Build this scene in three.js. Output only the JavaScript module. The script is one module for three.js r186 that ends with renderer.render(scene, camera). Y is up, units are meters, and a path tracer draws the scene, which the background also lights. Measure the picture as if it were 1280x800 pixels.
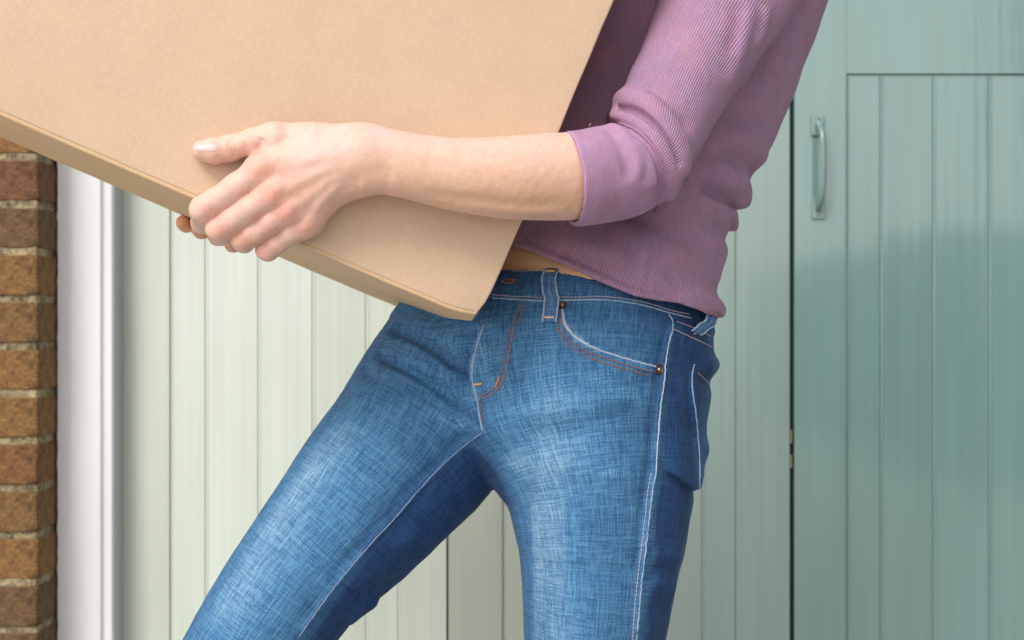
import * as THREE from 'three';
import { mergeGeometries, mergeVertices } from 'three/addons/utils/BufferGeometryUtils.js';
import { ImprovedNoise } from 'three/addons/math/ImprovedNoise.js';

// ------------------------------------------------------------------ camera, sky, sun, exposure
const scene = new THREE.Scene();
const EYE = new THREE.Vector3(0, 0.93, 1.5), FOCAL = 1800;          // focal length in pixels of a 1280 x 800 frame
const camera = new THREE.PerspectiveCamera(2 * Math.atan(400 / FOCAL) * 180 / Math.PI, 1.6, 0.05, 300);
camera.position.copy(EYE);
camera.lookAt(0, 0.93, -5);
camera.focus = 1.3;
camera.userData.fStop = 9;

const V = (x, y, z) => new THREE.Vector3(x, y, z);
const clamp = (x, a = 0, b = 1) => Math.min(b, Math.max(a, x));
const lerp = (a, b, t) => a + (b - a) * t;
const smooth = (a, b, x) => { const t = clamp((x - a) / (b - a)); return t * t * (3 - 2 * t); };
const SUN = V(-0.36, 0.70, 0.70).normalize();

// thin bright overcast: a pale dome, brightest round the veiled sun, a little bluer away from it
{
  const W = 512, H = 256, data = new Float32Array(W * H * 4), d = V();
  for (let j = 0; j < H; j++) for (let i = 0; i < W; i++) {
    const el = ((j + 0.5) / H - 0.5) * Math.PI, az = ((i + 0.5) / W - 0.5) * 2 * Math.PI;
    d.set(Math.cos(az) * Math.cos(el), Math.sin(el), Math.sin(az) * Math.cos(el));
    const c = d.dot(SUN), up = Math.max(0, d.y);
    const glow = Math.exp(-(1 - c) / 0.10) * 0.9 + Math.exp(-(1 - c) / 0.45) * 0.6, L = 0.72 + 0.10 * up + 0.75 * Math.exp(-up * 3.2) + glow, far = clamp((0.6 - c) / 1.4);
    const o = (j * W + i) * 4;
    data[o] = L * lerp(1.0, 0.80, far); data[o + 1] = L * lerp(0.985, 0.93, far); data[o + 2] = L * lerp(0.97, 1.06, far); data[o + 3] = 1;
  }
  const t = new THREE.DataTexture(data, W, H, THREE.RGBAFormat, THREE.FloatType);
  t.mapping = THREE.EquirectangularReflectionMapping; t.magFilter = THREE.LinearFilter; t.needsUpdate = true;
  scene.background = t; scene.environment = t;
}
const sun = new THREE.DirectionalLight(new THREE.Color(1, 0.96, 0.9), 1.5);
sun.position.copy(SUN).multiplyScalar(8).add(V(0, 0.9, 0)); sun.target.position.set(0, 0.9, 0);
sun.castShadow = true; sun.shadow.radius = 40; sun.shadow.mapSize.set(2048, 2048);
Object.assign(sun.shadow.camera, { left: -3, right: 3, top: 3, bottom: -3, near: 0.5, far: 20 });
scene.add(sun, sun.target);
const renderer = new THREE.WebGLRenderer({ antialias: true });
renderer.toneMapping = THREE.LinearToneMapping;
renderer.toneMappingExposure = 1.1;
renderer.shadowMap.enabled = true;

// ------------------------------------------------------------------ helpers
let seedState = 20240;
const rnd = () => { seedState = (seedState + 0x6d2b79f5) | 0; let t = Math.imul(seedState ^ (seedState >>> 15), 1 | seedState); t = (t + Math.imul(t ^ (t >>> 7), 61 | t)) ^ t; return ((t ^ (t >>> 14)) >>> 0) / 4294967296; };
const perlin = new ImprovedNoise(), noise = (x, y, z) => perlin.noise(x, y, z);
const fbm3 = (x, y, z, n = 3) => { let s = 0, a = 0.5; for (let i = 0; i < n; i++, a *= 0.5) { s += a * noise(x, y, z); x = x * 2.03 + 11.3; y = y * 2.01 + 5.7; z = z * 1.98 + 3.1; } return s; };
const hash = (x, y, s) => { let h = Math.imul(x, 374761393) ^ Math.imul(y, 668265263) ^ Math.imul(s, 1274126177); h = Math.imul(h ^ (h >>> 13), 1274126177); return ((h ^ (h >>> 16)) >>> 0) / 4294967296; };
// value noise that repeats after px by py cells
function vn(x, y, px, py, s) {
  const xi = Math.floor(x), yi = Math.floor(y), fx = x - xi, fy = y - yi, u = fx * fx * (3 - 2 * fx), v = fy * fy * (3 - 2 * fy), m = (a, b) => ((a % b) + b) % b;
  const x0 = m(xi, px), x1 = m(xi + 1, px), y0 = m(yi, py), y1 = m(yi + 1, py);
  return lerp(lerp(hash(x0, y0, s), hash(x1, y0, s), u), lerp(hash(x0, y1, s), hash(x1, y1, s), u), v);
}
function texture(W, H, fn, srgb = true, rx = 1, ry = 1) {
  const data = new Uint8Array(W * H * 4), c = [0, 0, 0];
  for (let j = 0; j < H; j++) for (let i = 0; i < W; i++) {
    fn(i / W, j / H, c, i, j);
    for (let k = 0; k < 3; k++) { const x = clamp(c[k]); data[(j * W + i) * 4 + k] = Math.round(255 * (srgb ? (x <= 0.0031308 ? 12.92 * x : 1.055 * Math.pow(x, 1 / 2.4) - 0.055) : x)); }
    data[(j * W + i) * 4 + 3] = 255;
  }
  const t = new THREE.DataTexture(data, W, H);
  t.wrapS = t.wrapT = THREE.RepeatWrapping; t.magFilter = THREE.LinearFilter; t.repeat.set(rx, ry);
  if (srgb) t.colorSpace = THREE.SRGBColorSpace;
  t.needsUpdate = true;
  return t;
}
const std = (p) => new THREE.MeshStandardMaterial(p), phys = (p) => new THREE.MeshPhysicalMaterial(p);
const rgb = (r, g, b) => new THREE.Color().setRGB(r, g, b);

const taken = new Map();
function numbered(name) { const n = taken.get(name) ?? 0; taken.set(name, n + 1); return n ? name + '_' + String(n).padStart(3, '0') : name; }
function thing(name, label, category, pos = V(0, 0, 0), extra = {}) {
  const g = new THREE.Group(); g.name = numbered(name); g.position.copy(pos); g.userData = { label, category, ...extra }; scene.add(g); return g;
}
function part(name, geometry, material, parent, data) {
  const m = new THREE.Mesh(geometry, material); m.name = name; m.castShadow = m.receiveShadow = true;
  if (data) m.userData = data;
  parent.add(m); return m;
}
// texture coordinates in metres from the face a triangle looks along
function planarUV(g, ox = 0, oy = 0) {
  const n = g.index ? g.toNonIndexed() : g, p = n.attributes.position, uv = new Float32Array(p.count * 2), a = V(), b = V(), c = V();
  for (let i = 0; i < p.count; i += 3) {
    a.fromBufferAttribute(p, i); b.fromBufferAttribute(p, i + 1); c.fromBufferAttribute(p, i + 2);
    const f = b.clone().sub(a).cross(c.clone().sub(a)), x = Math.abs(f.x), y = Math.abs(f.y), z = Math.abs(f.z);
    [a, b, c].forEach((q, k) => { const [s, t] = z >= x && z >= y ? [q.x, q.y] : x >= y ? [q.z, q.y] : [q.x, q.z]; uv[(i + k) * 2] = s + ox; uv[(i + k) * 2 + 1] = t + oy; });
  }
  n.setAttribute('uv', new THREE.BufferAttribute(uv, 2));
  return n;
}
// a box with rounded edges, cells of about s; move(p) may dent it
function roundBox(x0, x1, y0, y1, z0, z1, r, s, move) {
  const ax = (a, b) => { const o = [0, 0.35, 1].map((k) => a + k * r), n = Math.max(1, Math.round((b - a - 2 * r) / s)); for (let i = 1; i <= n; i++) o.push(lerp(a + r, b - r, i / n)); o.push(b - 0.35 * r, b); return o; };
  const X = ax(x0, x1), Y = ax(y0, y1), Z = ax(z0, z1), pos = [], idx = [];
  const face = (U, W, at, flip) => { const base = pos.length / 3; for (const w of W) for (const u of U) pos.push(...at(u, w)); for (let j = 0; j + 1 < W.length; j++) for (let i = 0; i + 1 < U.length; i++) { const a = base + j * U.length + i, b = a + 1, c = a + U.length, d = c + 1; idx.push(...(flip ? [a, c, b, b, c, d] : [a, b, c, b, d, c])); } };
  face(X, Y, (u, w) => [u, w, z1]); face(X, Y, (u, w) => [u, w, z0], true);
  face(Z, Y, (u, w) => [x0, w, u]); face(Z, Y, (u, w) => [x1, w, u], true);
  face(X, Z, (u, w) => [u, y1, w], true); face(X, Z, (u, w) => [u, y0, w]);
  const q = V(), k = V();
  for (let i = 0; i < pos.length; i += 3) {
    q.set(pos[i], pos[i + 1], pos[i + 2]); k.set(clamp(q.x, x0 + r, x1 - r), clamp(q.y, y0 + r, y1 - r), clamp(q.z, z0 + r, z1 - r));
    const d = q.clone().sub(k); if (d.lengthSq() > 0) q.copy(k).add(d.setLength(r));
    if (move) move(q);
    pos[i] = q.x; pos[i + 1] = q.y; pos[i + 2] = q.z;
  }
  let g = new THREE.BufferGeometry(); g.setAttribute('position', new THREE.Float32BufferAttribute(pos, 3)); g.setIndex(idx);
  g = mergeVertices(g, 1e-6); g.computeVertexNormals();
  return planarUV(g);
}
const plainBox = (x0, x1, y0, y1, z0, z1, r = 0.0015) => roundBox(x0, x1, y0, y1, z0, z1, r, 10);

// a point of the photograph at a distance in front of the lens
const at = (px, py, D) => V((px - 640) / FOCAL * D, EYE.y - (py - 400) / FOCAL * D, EYE.z - D);

// ------------------------------------------------------------------ ground and the added greenery beside the drive
{
  const gt = texture(512, 512, (u, v, c) => { const a = vn(u * 8, v * 8, 8, 8, 1), b = vn(u * 60, v * 60, 60, 60, 2), d = vn(u * 250, v * 250, 250, 250, 3), k = 0.30 + 0.08 * a + 0.06 * b + 0.10 * d; c[0] = k; c[1] = k * 0.96; c[2] = k * 0.88; }, true, 0.8, 0.8);
  const g = new THREE.PlaneGeometry(240, 240); g.rotateX(-Math.PI / 2); g.attributes.uv.array.forEach((x, i, a) => { a[i] = x * 240; });
  const m = new THREE.Mesh(g, std({ map: gt, roughness: 0.9 })); m.name = 'ground'; m.receiveShadow = true; m.userData = { kind: 'structure', label: 'pale concrete driveway in front of the painted doors' }; scene.add(m);
}

{
  // added unseen greenery: tall end darkens brick and door, low end mirrored in gloss
  const leaf = new THREE.PlaneGeometry(0.09, 0.06), n = 34000, inst = new THREE.InstancedMesh(leaf, std({ color: rgb(0.045, 0.075, 0.05), roughness: 0.7, side: THREE.DoubleSide }), n), o = new THREE.Object3D();
  for (let i = 0; i < n; i++) {
    const z = lerp(-0.7, 13, Math.pow(rnd(), 1.4)), top = 1.36 + 0.16 * noise(z * 0.9, 3, 1) + 0.16 * noise(z * 2.6, 1, 2) + (1 - smooth(3.6, 4.1, z)) * 2.6, y = top * Math.pow(rnd(), 0.7);
    o.position.set(2.55 + 0.5 * rnd() * rnd(), y, z); o.rotation.set(rnd() * 6, rnd() * 6, rnd() * 6); o.scale.setScalar(0.8 + 1.6 * rnd()); o.updateMatrix(); inst.setMatrixAt(i, o.matrix);
  }
  inst.name = 'added_hedge'; inst.castShadow = inst.receiveShadow = true; inst.userData = { kind: 'stuff', label: 'added unseen dark greenery along the right side of the driveway' }; scene.add(inst);
}

// ------------------------------------------------------------------ wall, frame and doors
const Z_BRICK = EYE.z - 2.27, Z_FRAME = EYE.z - 2.36, Z_DOOR = EYE.z - 2.42;
const bx = (px) => (px - 640) / FOCAL * 2.27, fx = (px) => (px - 640) / FOCAL * 2.36, dx = (px) => (px - 640) / FOCAL * 2.42, dy = (py) => EYE.y - (py - 400) / FOCAL * 2.42;
{
  const wall = thing('brick_wall', 'weathered yellow-brown brick wall with buff mortar left of the white door frame', 'wall', V(bx(48), 0, Z_BRICK));
  const bt = texture(512, 512, (u, v, c) => {
    const a = vn(u * 6, v * 6, 6, 6, 11), b = vn(u * 22, v * 22, 22, 22, 12), d = vn(u * 90, v * 90, 90, 90, 13), e = hash(Math.floor(u * 256), Math.floor(v * 256), 14);
    let k = 0.72 + 0.5 * (a - 0.5) + 0.4 * (b - 0.5) + 0.4 * (d - 0.5); if (e > 0.985) k += 0.6; if (e < 0.02) k *= 0.45;
    const r = smooth(0.58, 0.8, vn(u * 4, v * 4, 4, 4, 15)); c[0] = k; c[1] = k * lerp(1, 0.72, r); c[2] = k * lerp(1, 0.7, r);
  }, true, 3.3, 3.3);
  const bb = texture(256, 256, (u, v, c) => { c[0] = c[1] = c[2] = 0.45 * vn(u * 30, v * 30, 30, 30, 21) + 0.35 * vn(u * 80, v * 80, 80, 80, 22) + 0.2 * vn(u * 9, v * 9, 9, 9, 23); }, false, 5, 5);
  const tones = [[0.31, 0.165, 0.054], [0.27, 0.145, 0.054], [0.21, 0.115, 0.05], [0.32, 0.165, 0.055], [0.28, 0.128, 0.05], [0.235, 0.105, 0.047]];
  const mats = tones.map((t) => std({ color: rgb(...t), map: bt, bumpMap: bb, bumpScale: 0.0025, roughness: 0.92 }));
  const brick = (w, d, k) => roundBox(-w, 0, 0, 0.0635, -d, 0, 0.004, 0.02, (q) => { const s = 38, o = k * 17.3; q.x += 0.0018 * noise(q.x * s + o, q.y * s, q.z * s); q.y += 0.0014 * noise(q.x * s, q.y * s + o, q.z * s + 5); q.z += 0.0020 * noise(q.x * s + 9, q.y * s, q.z * s + o); });
  const stretchers = [0, 1, 2, 3].map((k) => brick(0.215, 0.1025, k)), headers = [4, 5, 6].map((k) => brick(0.1025, 0.1025, k));
  const pitch = 0.0747, off = EYE.y - (492 - 400) / FOCAL * 2.27 + 0.0056, c0 = off - Math.floor(off / pitch) * pitch - pitch;
  const seen = [3, 1, 4, 0, 3, 1, 0, 2, 5, 3, 0, 2];
  const upper = [];
  for (let r = 0; r < 38; r++) {
    const y = c0 + r * pitch; let x = 0, k = 0;
    while (x > -1.0) {
      const h = r % 2 === 0 && k === 0, g = h ? headers[Math.floor(rnd() * 3)] : stretchers[Math.floor(rnd() * 4)];
      if (y < 2.0) {
        const m = part('brick', g, mats[k === 0 && r >= 7 && r < 19 ? seen[r - 7] : Math.floor(rnd() * 6)], wall);
        m.position.set(x - rnd() * 0.002, y, -0.004 + rnd() * 0.004); m.rotation.set(0, 0, (rnd() - 0.5) * 0.008);
      } else { const c = g.clone(); c.translate(x, y, 0); upper.push(c); }
      x -= (h ? 0.1025 : 0.215) + 0.0105; k++;
    }
  }
  for (let r = 29; r < 38; r++) for (let x = 0.0105 + 0.215 - (r % 2) * 0.11; x < 3.6; x += 0.2255) { const c = stretchers[(r + Math.round(x * 9)) % 4].clone(); c.translate(x, c0 + r * pitch, 0); upper.push(c); }
  part('upper_brickwork', mergeGeometries(upper), mats[0], wall, { kind: 'stuff' });
  const mt = texture(256, 256, (u, v, c) => { const k = 0.31 + 0.22 * (vn(u * 40, v * 40, 40, 40, 31) - 0.5) + 0.25 * (vn(u * 120, v * 120, 120, 120, 32) - 0.5) + 0.25 * (vn(u * 8, v * 8, 8, 8, 33) - 0.5); c[0] = k; c[1] = k * 0.80; c[2] = k * 0.47; }, true, 4, 4);
  const mm = std({ map: mt, roughness: 0.95, bumpMap: bb, bumpScale: 0.003 });
  part('mortar', mergeGeometries([
    roundBox(-1.12, -0.004, -0.02, 2.83, -0.2, -0.0055, 0.003, 0.02, (q) => { if (q.z > -0.01) q.z += 0.003 * noise(q.x * 60, q.y * 60, 1) + 0.002 * noise(q.x * 150, q.y * 150, 4); if (q.x > -0.02) q.x += 0.002 * noise(q.z * 60, q.y * 60, 7); }),
    plainBox(-0.003, 3.6, c0 + 29 * pitch - 0.006, 2.83, -0.2, -0.009)]), mm, wall);
}
const brushed = [0, 1, 2, 3].map((k) => [texture(256, 512, (u, v, c) => { const a = vn(u * 70, v * 3, 70, 3, 41 + k * 9), b = vn(u * 18, v * 5, 18, 5, 42 + k * 9), d = vn(u * 5, v * 4, 5, 4, 43 + k * 9), s = 1 + 0.07 * (a - 0.5) + 0.07 * (b - 0.5) + 0.09 * (d - 0.5); c[0] = 0.95 * s; c[1] = 0.95 * s; c[2] = 0.94 * s; }, true, 2.5, 0.9),
  texture(256, 512, (u, v, c) => { c[0] = c[1] = c[2] = 0.5 * vn(u * 40, v * 4, 40, 4, 51 + k * 9) + 0.3 * vn(u * 12, v * 7, 12, 7, 52 + k * 9) + 0.2 * vn(u * 90, v * 20, 90, 20, 53 + k * 9); }, false, 2.5, 0.9)]);
const gloss = (col, k, rough = 0.34) => {
  // brush marks that run along a board
  const [t, bmp] = brushed[k % 4];
  return phys({ color: rgb(...col), map: t, bumpMap: bmp, bumpScale: 0.0003 + 0.0012 * Math.max(0, rough - 0.1), roughness: rough, ior: 1.6, clearcoat: 0.8, clearcoatRoughness: 0.06 + 0.2 * (rough - 0.1) });
};
{
  const frame = thing('door_frame', 'white painted timber door frame between the brick wall and the left door', 'door frame', V(fx(68), 0, Z_FRAME));
  const white = gloss([0.88, 0.885, 0.92], 900, 0.45), X = (px) => fx(px) - fx(68), H = 2.06, R = dx(1850) - fx(68);
  part('jamb', plainBox(X(68), X(126), 0, H + 0.09, -0.12, 0, 0.003), white, frame);
  part('stop_bead', plainBox(X(130.5), X(140), 0, H, -0.12, -0.002, 0.003), white, frame);
  part('groove', plainBox(X(125), X(131), 0, H, -0.12, -0.009, 0.001), white, frame);
  part('shaded_edge', plainBox(X(139.5), X(140) + 0.002, 0, H, -0.13, -0.006, 0.0005), gloss([0.42, 0.50, 0.53], 910, 0.5), frame, { label: 'inner edge of the frame with its shade painted blue-grey' });  // shade on the white frame's inner side, put into the colour
  part('head', plainBox(X(126.5), R, H, H + 0.09, -0.12, 0, 0.003), white, frame);
  part('jamb', plainBox(R, R + 0.09, 0, H + 0.09, -0.12, 0, 0.003), white, frame);
  part('sealant', roundBox(X(69.0), X(72.0), 0, H, -0.004, 0.0012, 0.0010, 0.012, (q) => { q.x += 0.0014 * noise(q.y * 45, 3, 1) + 0.001 * noise(q.y * 120, 8, 2); }), std({ color: rgb(0.02, 0.022, 0.03), roughness: 0.9 }), frame, { label: 'dark ragged gap line beside the brick' });
}
{
  // four board-and-stile leaves: left edge, inner left, board joints ..., inner right, right edge in photograph pixels
  const leaves = [  // leaf colours hold mirrored light: one sage paint, paler left, teal right
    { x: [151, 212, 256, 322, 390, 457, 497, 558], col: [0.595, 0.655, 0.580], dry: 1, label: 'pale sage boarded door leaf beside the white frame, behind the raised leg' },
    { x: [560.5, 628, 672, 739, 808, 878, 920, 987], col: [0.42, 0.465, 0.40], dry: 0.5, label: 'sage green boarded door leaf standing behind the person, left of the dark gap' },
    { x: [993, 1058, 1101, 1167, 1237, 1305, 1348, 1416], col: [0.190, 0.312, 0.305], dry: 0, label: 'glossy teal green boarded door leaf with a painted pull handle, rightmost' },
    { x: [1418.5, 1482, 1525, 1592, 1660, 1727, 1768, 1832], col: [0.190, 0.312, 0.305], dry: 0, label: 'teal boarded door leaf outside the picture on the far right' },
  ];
  const TOP = 2.055, RAIL = dy(92);
  leaves.forEach((L, n) => {
    const x = L.x.map(dx), leaf = thing('door_leaf', L.label, 'door', V(x[0], 0, Z_DOOR)), X = x.map((v) => v - x[0]), g = 0.0011;
    const tint = (k, j) => gloss(L.col.map((c, i) => c * (1 + 0.05 * (hash(j, n, 71) - 0.5) + (L.dry === 1 && j > 0 && j < 4 ? [0.10, 0.10, 0.13][i] : 0) - (n === 1 ? smooth(1.5, 5.5, j) * [0.42, 0.25, 0.17][i] : 0))), n * 20 + k, lerp(0.12, 0.34, L.dry));  // grades boards towards teal, putting reflection and light into the paint
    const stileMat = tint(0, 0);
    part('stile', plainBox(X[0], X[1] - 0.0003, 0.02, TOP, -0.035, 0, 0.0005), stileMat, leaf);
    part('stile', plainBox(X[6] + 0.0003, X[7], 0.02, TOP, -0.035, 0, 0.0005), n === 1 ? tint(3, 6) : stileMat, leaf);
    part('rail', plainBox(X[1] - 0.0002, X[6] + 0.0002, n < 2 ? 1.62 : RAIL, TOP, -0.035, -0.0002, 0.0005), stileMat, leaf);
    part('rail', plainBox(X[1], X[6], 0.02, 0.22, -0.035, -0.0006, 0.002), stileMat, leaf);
    const top = (n < 2 ? 1.62 : RAIL) - 0.0025;
    for (let j = 1; j < 6; j++) {
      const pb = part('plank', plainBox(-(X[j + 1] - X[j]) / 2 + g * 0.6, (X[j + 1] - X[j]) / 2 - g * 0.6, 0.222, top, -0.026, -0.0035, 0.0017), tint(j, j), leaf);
      pb.position.x = (X[j] + X[j + 1]) / 2; pb.rotation.y = (n === 2 ? [0, -0.006, 0.002, 0.004, -0.016, 0.008][j] : (rnd() - 0.5) * 0.012);   // boards have warped a little, each its own way
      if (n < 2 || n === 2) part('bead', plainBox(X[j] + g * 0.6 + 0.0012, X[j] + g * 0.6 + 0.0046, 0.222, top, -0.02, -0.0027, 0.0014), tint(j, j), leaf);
    }
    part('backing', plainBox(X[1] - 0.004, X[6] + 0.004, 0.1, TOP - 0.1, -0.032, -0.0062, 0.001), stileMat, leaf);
    if (n === 2) {
      const hm = gloss([0.185, 0.30, 0.292], 300, 0.25), hx = (px) => dx(px) - x[0], zc = 0.03;
      const handle = part('handle', plainBox(hx(1013), hx(1030), dy(170), dy(144), -0.0002, 0.0045, 0.002), hm, leaf, { label: 'painted D-shaped pull handle' });
      part('handle_foot', plainBox(hx(1014), hx(1031), dy(274), dy(248), -0.0002, 0.0045, 0.002), hm, handle);
      const P = [[1023, 154, 0.004], [1023, 161, 0.018], [1023.5, 172, 0.028], [1024, 190, 0.031], [1024, 225, 0.031], [1023.5, 243, 0.028], [1022, 255, 0.018], [1022, 262, 0.004]].map(([a, b, z]) => V(hx(a), dy(b), z));
      const bar = new THREE.TubeGeometry(new THREE.CatmullRomCurve3(P), 40, 0.0054, 14);
      part('handle_bar', bar, hm, handle);
      for (const py of [149, 268]) { const s = new THREE.SphereGeometry(0.003, 12, 8); s.scale(1, 1, 0.45); s.translate(hx(1022), dy(py), 0.0045); part('screw', s, hm, handle); }
    }
    if (n === 1) {
      // the black reveal between the leaves with the worn ends of a bolt in it
      part('gap_strip', plainBox(X[7] + 0.0004, X[7] + 0.008, 0.02, TOP, -0.034, -0.016, 0.0008), std({ color: rgb(0.02, 0.05, 0.05), roughness: 0.8 }), leaf);
      const br = std({ color: rgb(0.5, 0.4, 0.28), metalness: 0.6, roughness: 0.45 });
      for (const py of [546, 577]) { const c = new THREE.CylinderGeometry(0.0018, 0.0018, 0.022, 12); c.translate(X[7] + 0.0035, dy(py), -0.006); part('bolt', c, br, leaf, { label: 'small worn metal bolt in the gap' }); }
    }
  });
  // the dark garage behind
  const back = plainBox(dx(140), dx(1850), 0, 2.1, Z_DOOR - 0.09, Z_DOOR - 0.05, 0.001);
  const m = new THREE.Mesh(back, std({ color: rgb(0.03, 0.03, 0.03), roughness: 1 })); m.name = 'wall'; m.castShadow = m.receiveShadow = true; m.userData = { kind: 'structure', label: 'dark backing wall behind the door leaves' }; scene.add(m);
}
// ------------------------------------------------------------------ the cardboard box
const BOX = { W: 0.64, H: 0.47, L: 0.40, C: at(599, 403.5, 1.27), rot: new THREE.Euler(1.52 * Math.PI / 180, 12.84 * Math.PI / 180, -22.96 * Math.PI / 180, 'YXZ') };
const boxR = new THREE.Matrix4().makeRotationFromEuler(BOX.rot), boxN = V(0, 0, 1).applyMatrix4(boxR), boxUp = V(0, 1, 0).applyMatrix4(boxR), boxX = V(1, 0, 0).applyMatrix4(boxR);
// the point that lies off metres in front of the box's face, on the ray through a pixel
function onFace(px, py, off) {
  const d = at(px, py, 1).sub(EYE), o = BOX.C.clone().addScaledVector(boxN, off).sub(EYE);
  return EYE.clone().addScaledVector(d, o.dot(boxN) / d.dot(boxN));
}
{
  const { W, H, L } = BOX, base = BOX.C.clone().add(V(-W / 2, 0, -L / 2).applyMatrix4(boxR));
  const box = thing('cardboard_box', 'large plain brown cardboard box carried tilted in front of the person', 'box', base); box.rotation.copy(BOX.rot);
  const kt = texture(1024, 1024, (u, v, c) => {
    const fib = vn(u * 180, v * 420, 180, 420, 61), f2 = vn(u * 420, v * 150, 420, 150, 62), big = vn(u * 5, v * 5, 5, 5, 63), mid = vn(u * 24, v * 24, 24, 24, 64), sp = hash(Math.floor(u * 512), Math.floor(v * 512), 65), flute = Math.sin(u * 2 * Math.PI * 64);
    let k = 0.90 + 0.06 * (fib - 0.5) + 0.05 * (f2 - 0.5) + 0.025 * (big - 0.5) + 0.02 * (mid - 0.5) + 0.004 * flute; if (sp > 0.993) k *= 0.90; if (sp < 0.004) k *= 1.06;
    c[0] = k; c[1] = k * (0.985 + 0.02 * (mid - 0.5)); c[2] = k * (0.96 + 0.04 * (big - 0.5));
  }, true, 2.2, 2.2);
  const kb = texture(512, 512, (u, v, c) => { c[0] = c[1] = c[2] = 0.5 * vn(u * 120, v * 120, 120, 120, 66) + 0.35 * vn(u * 14, v * 14, 14, 14, 67) + 0.15 * vn(u * 300, v * 300, 300, 300, 68); }, false, 2.2, 2.2);
  const kraft = (r, g, b) => std({ color: rgb(r, g, b), map: kt, bumpMap: kb, bumpScale: 0.00018, roughness: 0.72 });
  const k1 = kraft(0.725, 0.530, 0.380), k2 = kraft(0.74, 0.52, 0.31), k3 = kraft(0.86, 0.72, 0.56);
  const dent = (q) => {
    q.x += W / 2; q.z += L / 2;  // from the bottom's middle to the front lower right corner... and back below
    const e = q.x - W, f = q.z - L;   // e <= 0 along the face, f <= 0 into the depth
    const wave = 0.0016 * noise(q.x * 7, q.y * 7, q.z * 7 + 3) + 0.0005 * noise(q.x * 30, q.y * 30, q.z * 30);
    if (f > -0.006) q.z += wave + 0.0030 * Math.sin(Math.PI * clamp(q.x / W)) * Math.sin(Math.PI * clamp(q.y / H));
    if (q.y < 0.006) q.y += 0.7 * wave;
    if (e > -0.006) q.x += 0.8 * wave;
    const c = Math.exp(-(e * e + q.y * q.y + f * f) / (0.016 * 0.016));  // the knocked corner
    q.x -= c * 0.0045; q.y += c * (0.004 + 0.002 * noise(q.x * 200, q.z * 200, 1)); q.z -= c * 0.003;
    q.x -= W / 2; q.z -= L / 2;
  };
  const t = 0.004;
  part('carton', roundBox(-W / 2, W / 2, 0.0032, H, -L / 2, L / 2, 0.0024, 0.012, dent), k1, box);
  const flap = (z0, z1) => roundBox(-W / 2 + 0.001, W / 2 - 0.001, 0, t, z0, z1, 0.0016, 0.014, dent);
  part('bottom_flap', flap(0.001, L / 2 - 0.0006), k2, box); part('bottom_flap', flap(-L / 2 + 0.0006, -0.001), k2, box);
  part('top_flap', plainBox(-W / 2 + 0.001, W / 2 - 0.001, H - 0.001, H + 0.003, 0.001, L / 2 - 0.001), k1, box); part('top_flap', plainBox(-W / 2 + 0.001, W / 2 - 0.001, H - 0.001, H + 0.003, -L / 2 + 0.001, -0.001), k1, box);
  part('tape', plainBox(-W / 2, W / 2, H + 0.0028, H + 0.0033, -0.025, 0.025, 0.0002), std({ color: rgb(0.5, 0.36, 0.18), roughness: 0.3 }), box);
  // torn paper fibres at the knocked corner and along the scuffed upright edge
  const scuff = [];
  for (let i = 0; i < 26; i++) { const s = new THREE.TetrahedronGeometry(0.0011 + 0.0014 * rnd()); s.scale(1.6, 0.5, 0.8); s.rotateZ(rnd() * 3); s.translate(W / 2 - 0.0062 - 0.004 * rnd(), 0.0052 + 0.005 * rnd(), L / 2 - 0.0055 + 0.002 * rnd()); scuff.push(planarUV(s)); }
  part('torn_corner', mergeGeometries(scuff), k3, box, { kind: 'stuff' });
}

// ------------------------------------------------------------------ distance fields and their mesher
const smin = (a, b, k) => { const h = Math.max(k - Math.abs(a - b), 0) / k; return Math.min(a, b) - h * h * k * 0.25; };
const smax = (a, b, k) => -smin(-a, -b, k);
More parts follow.
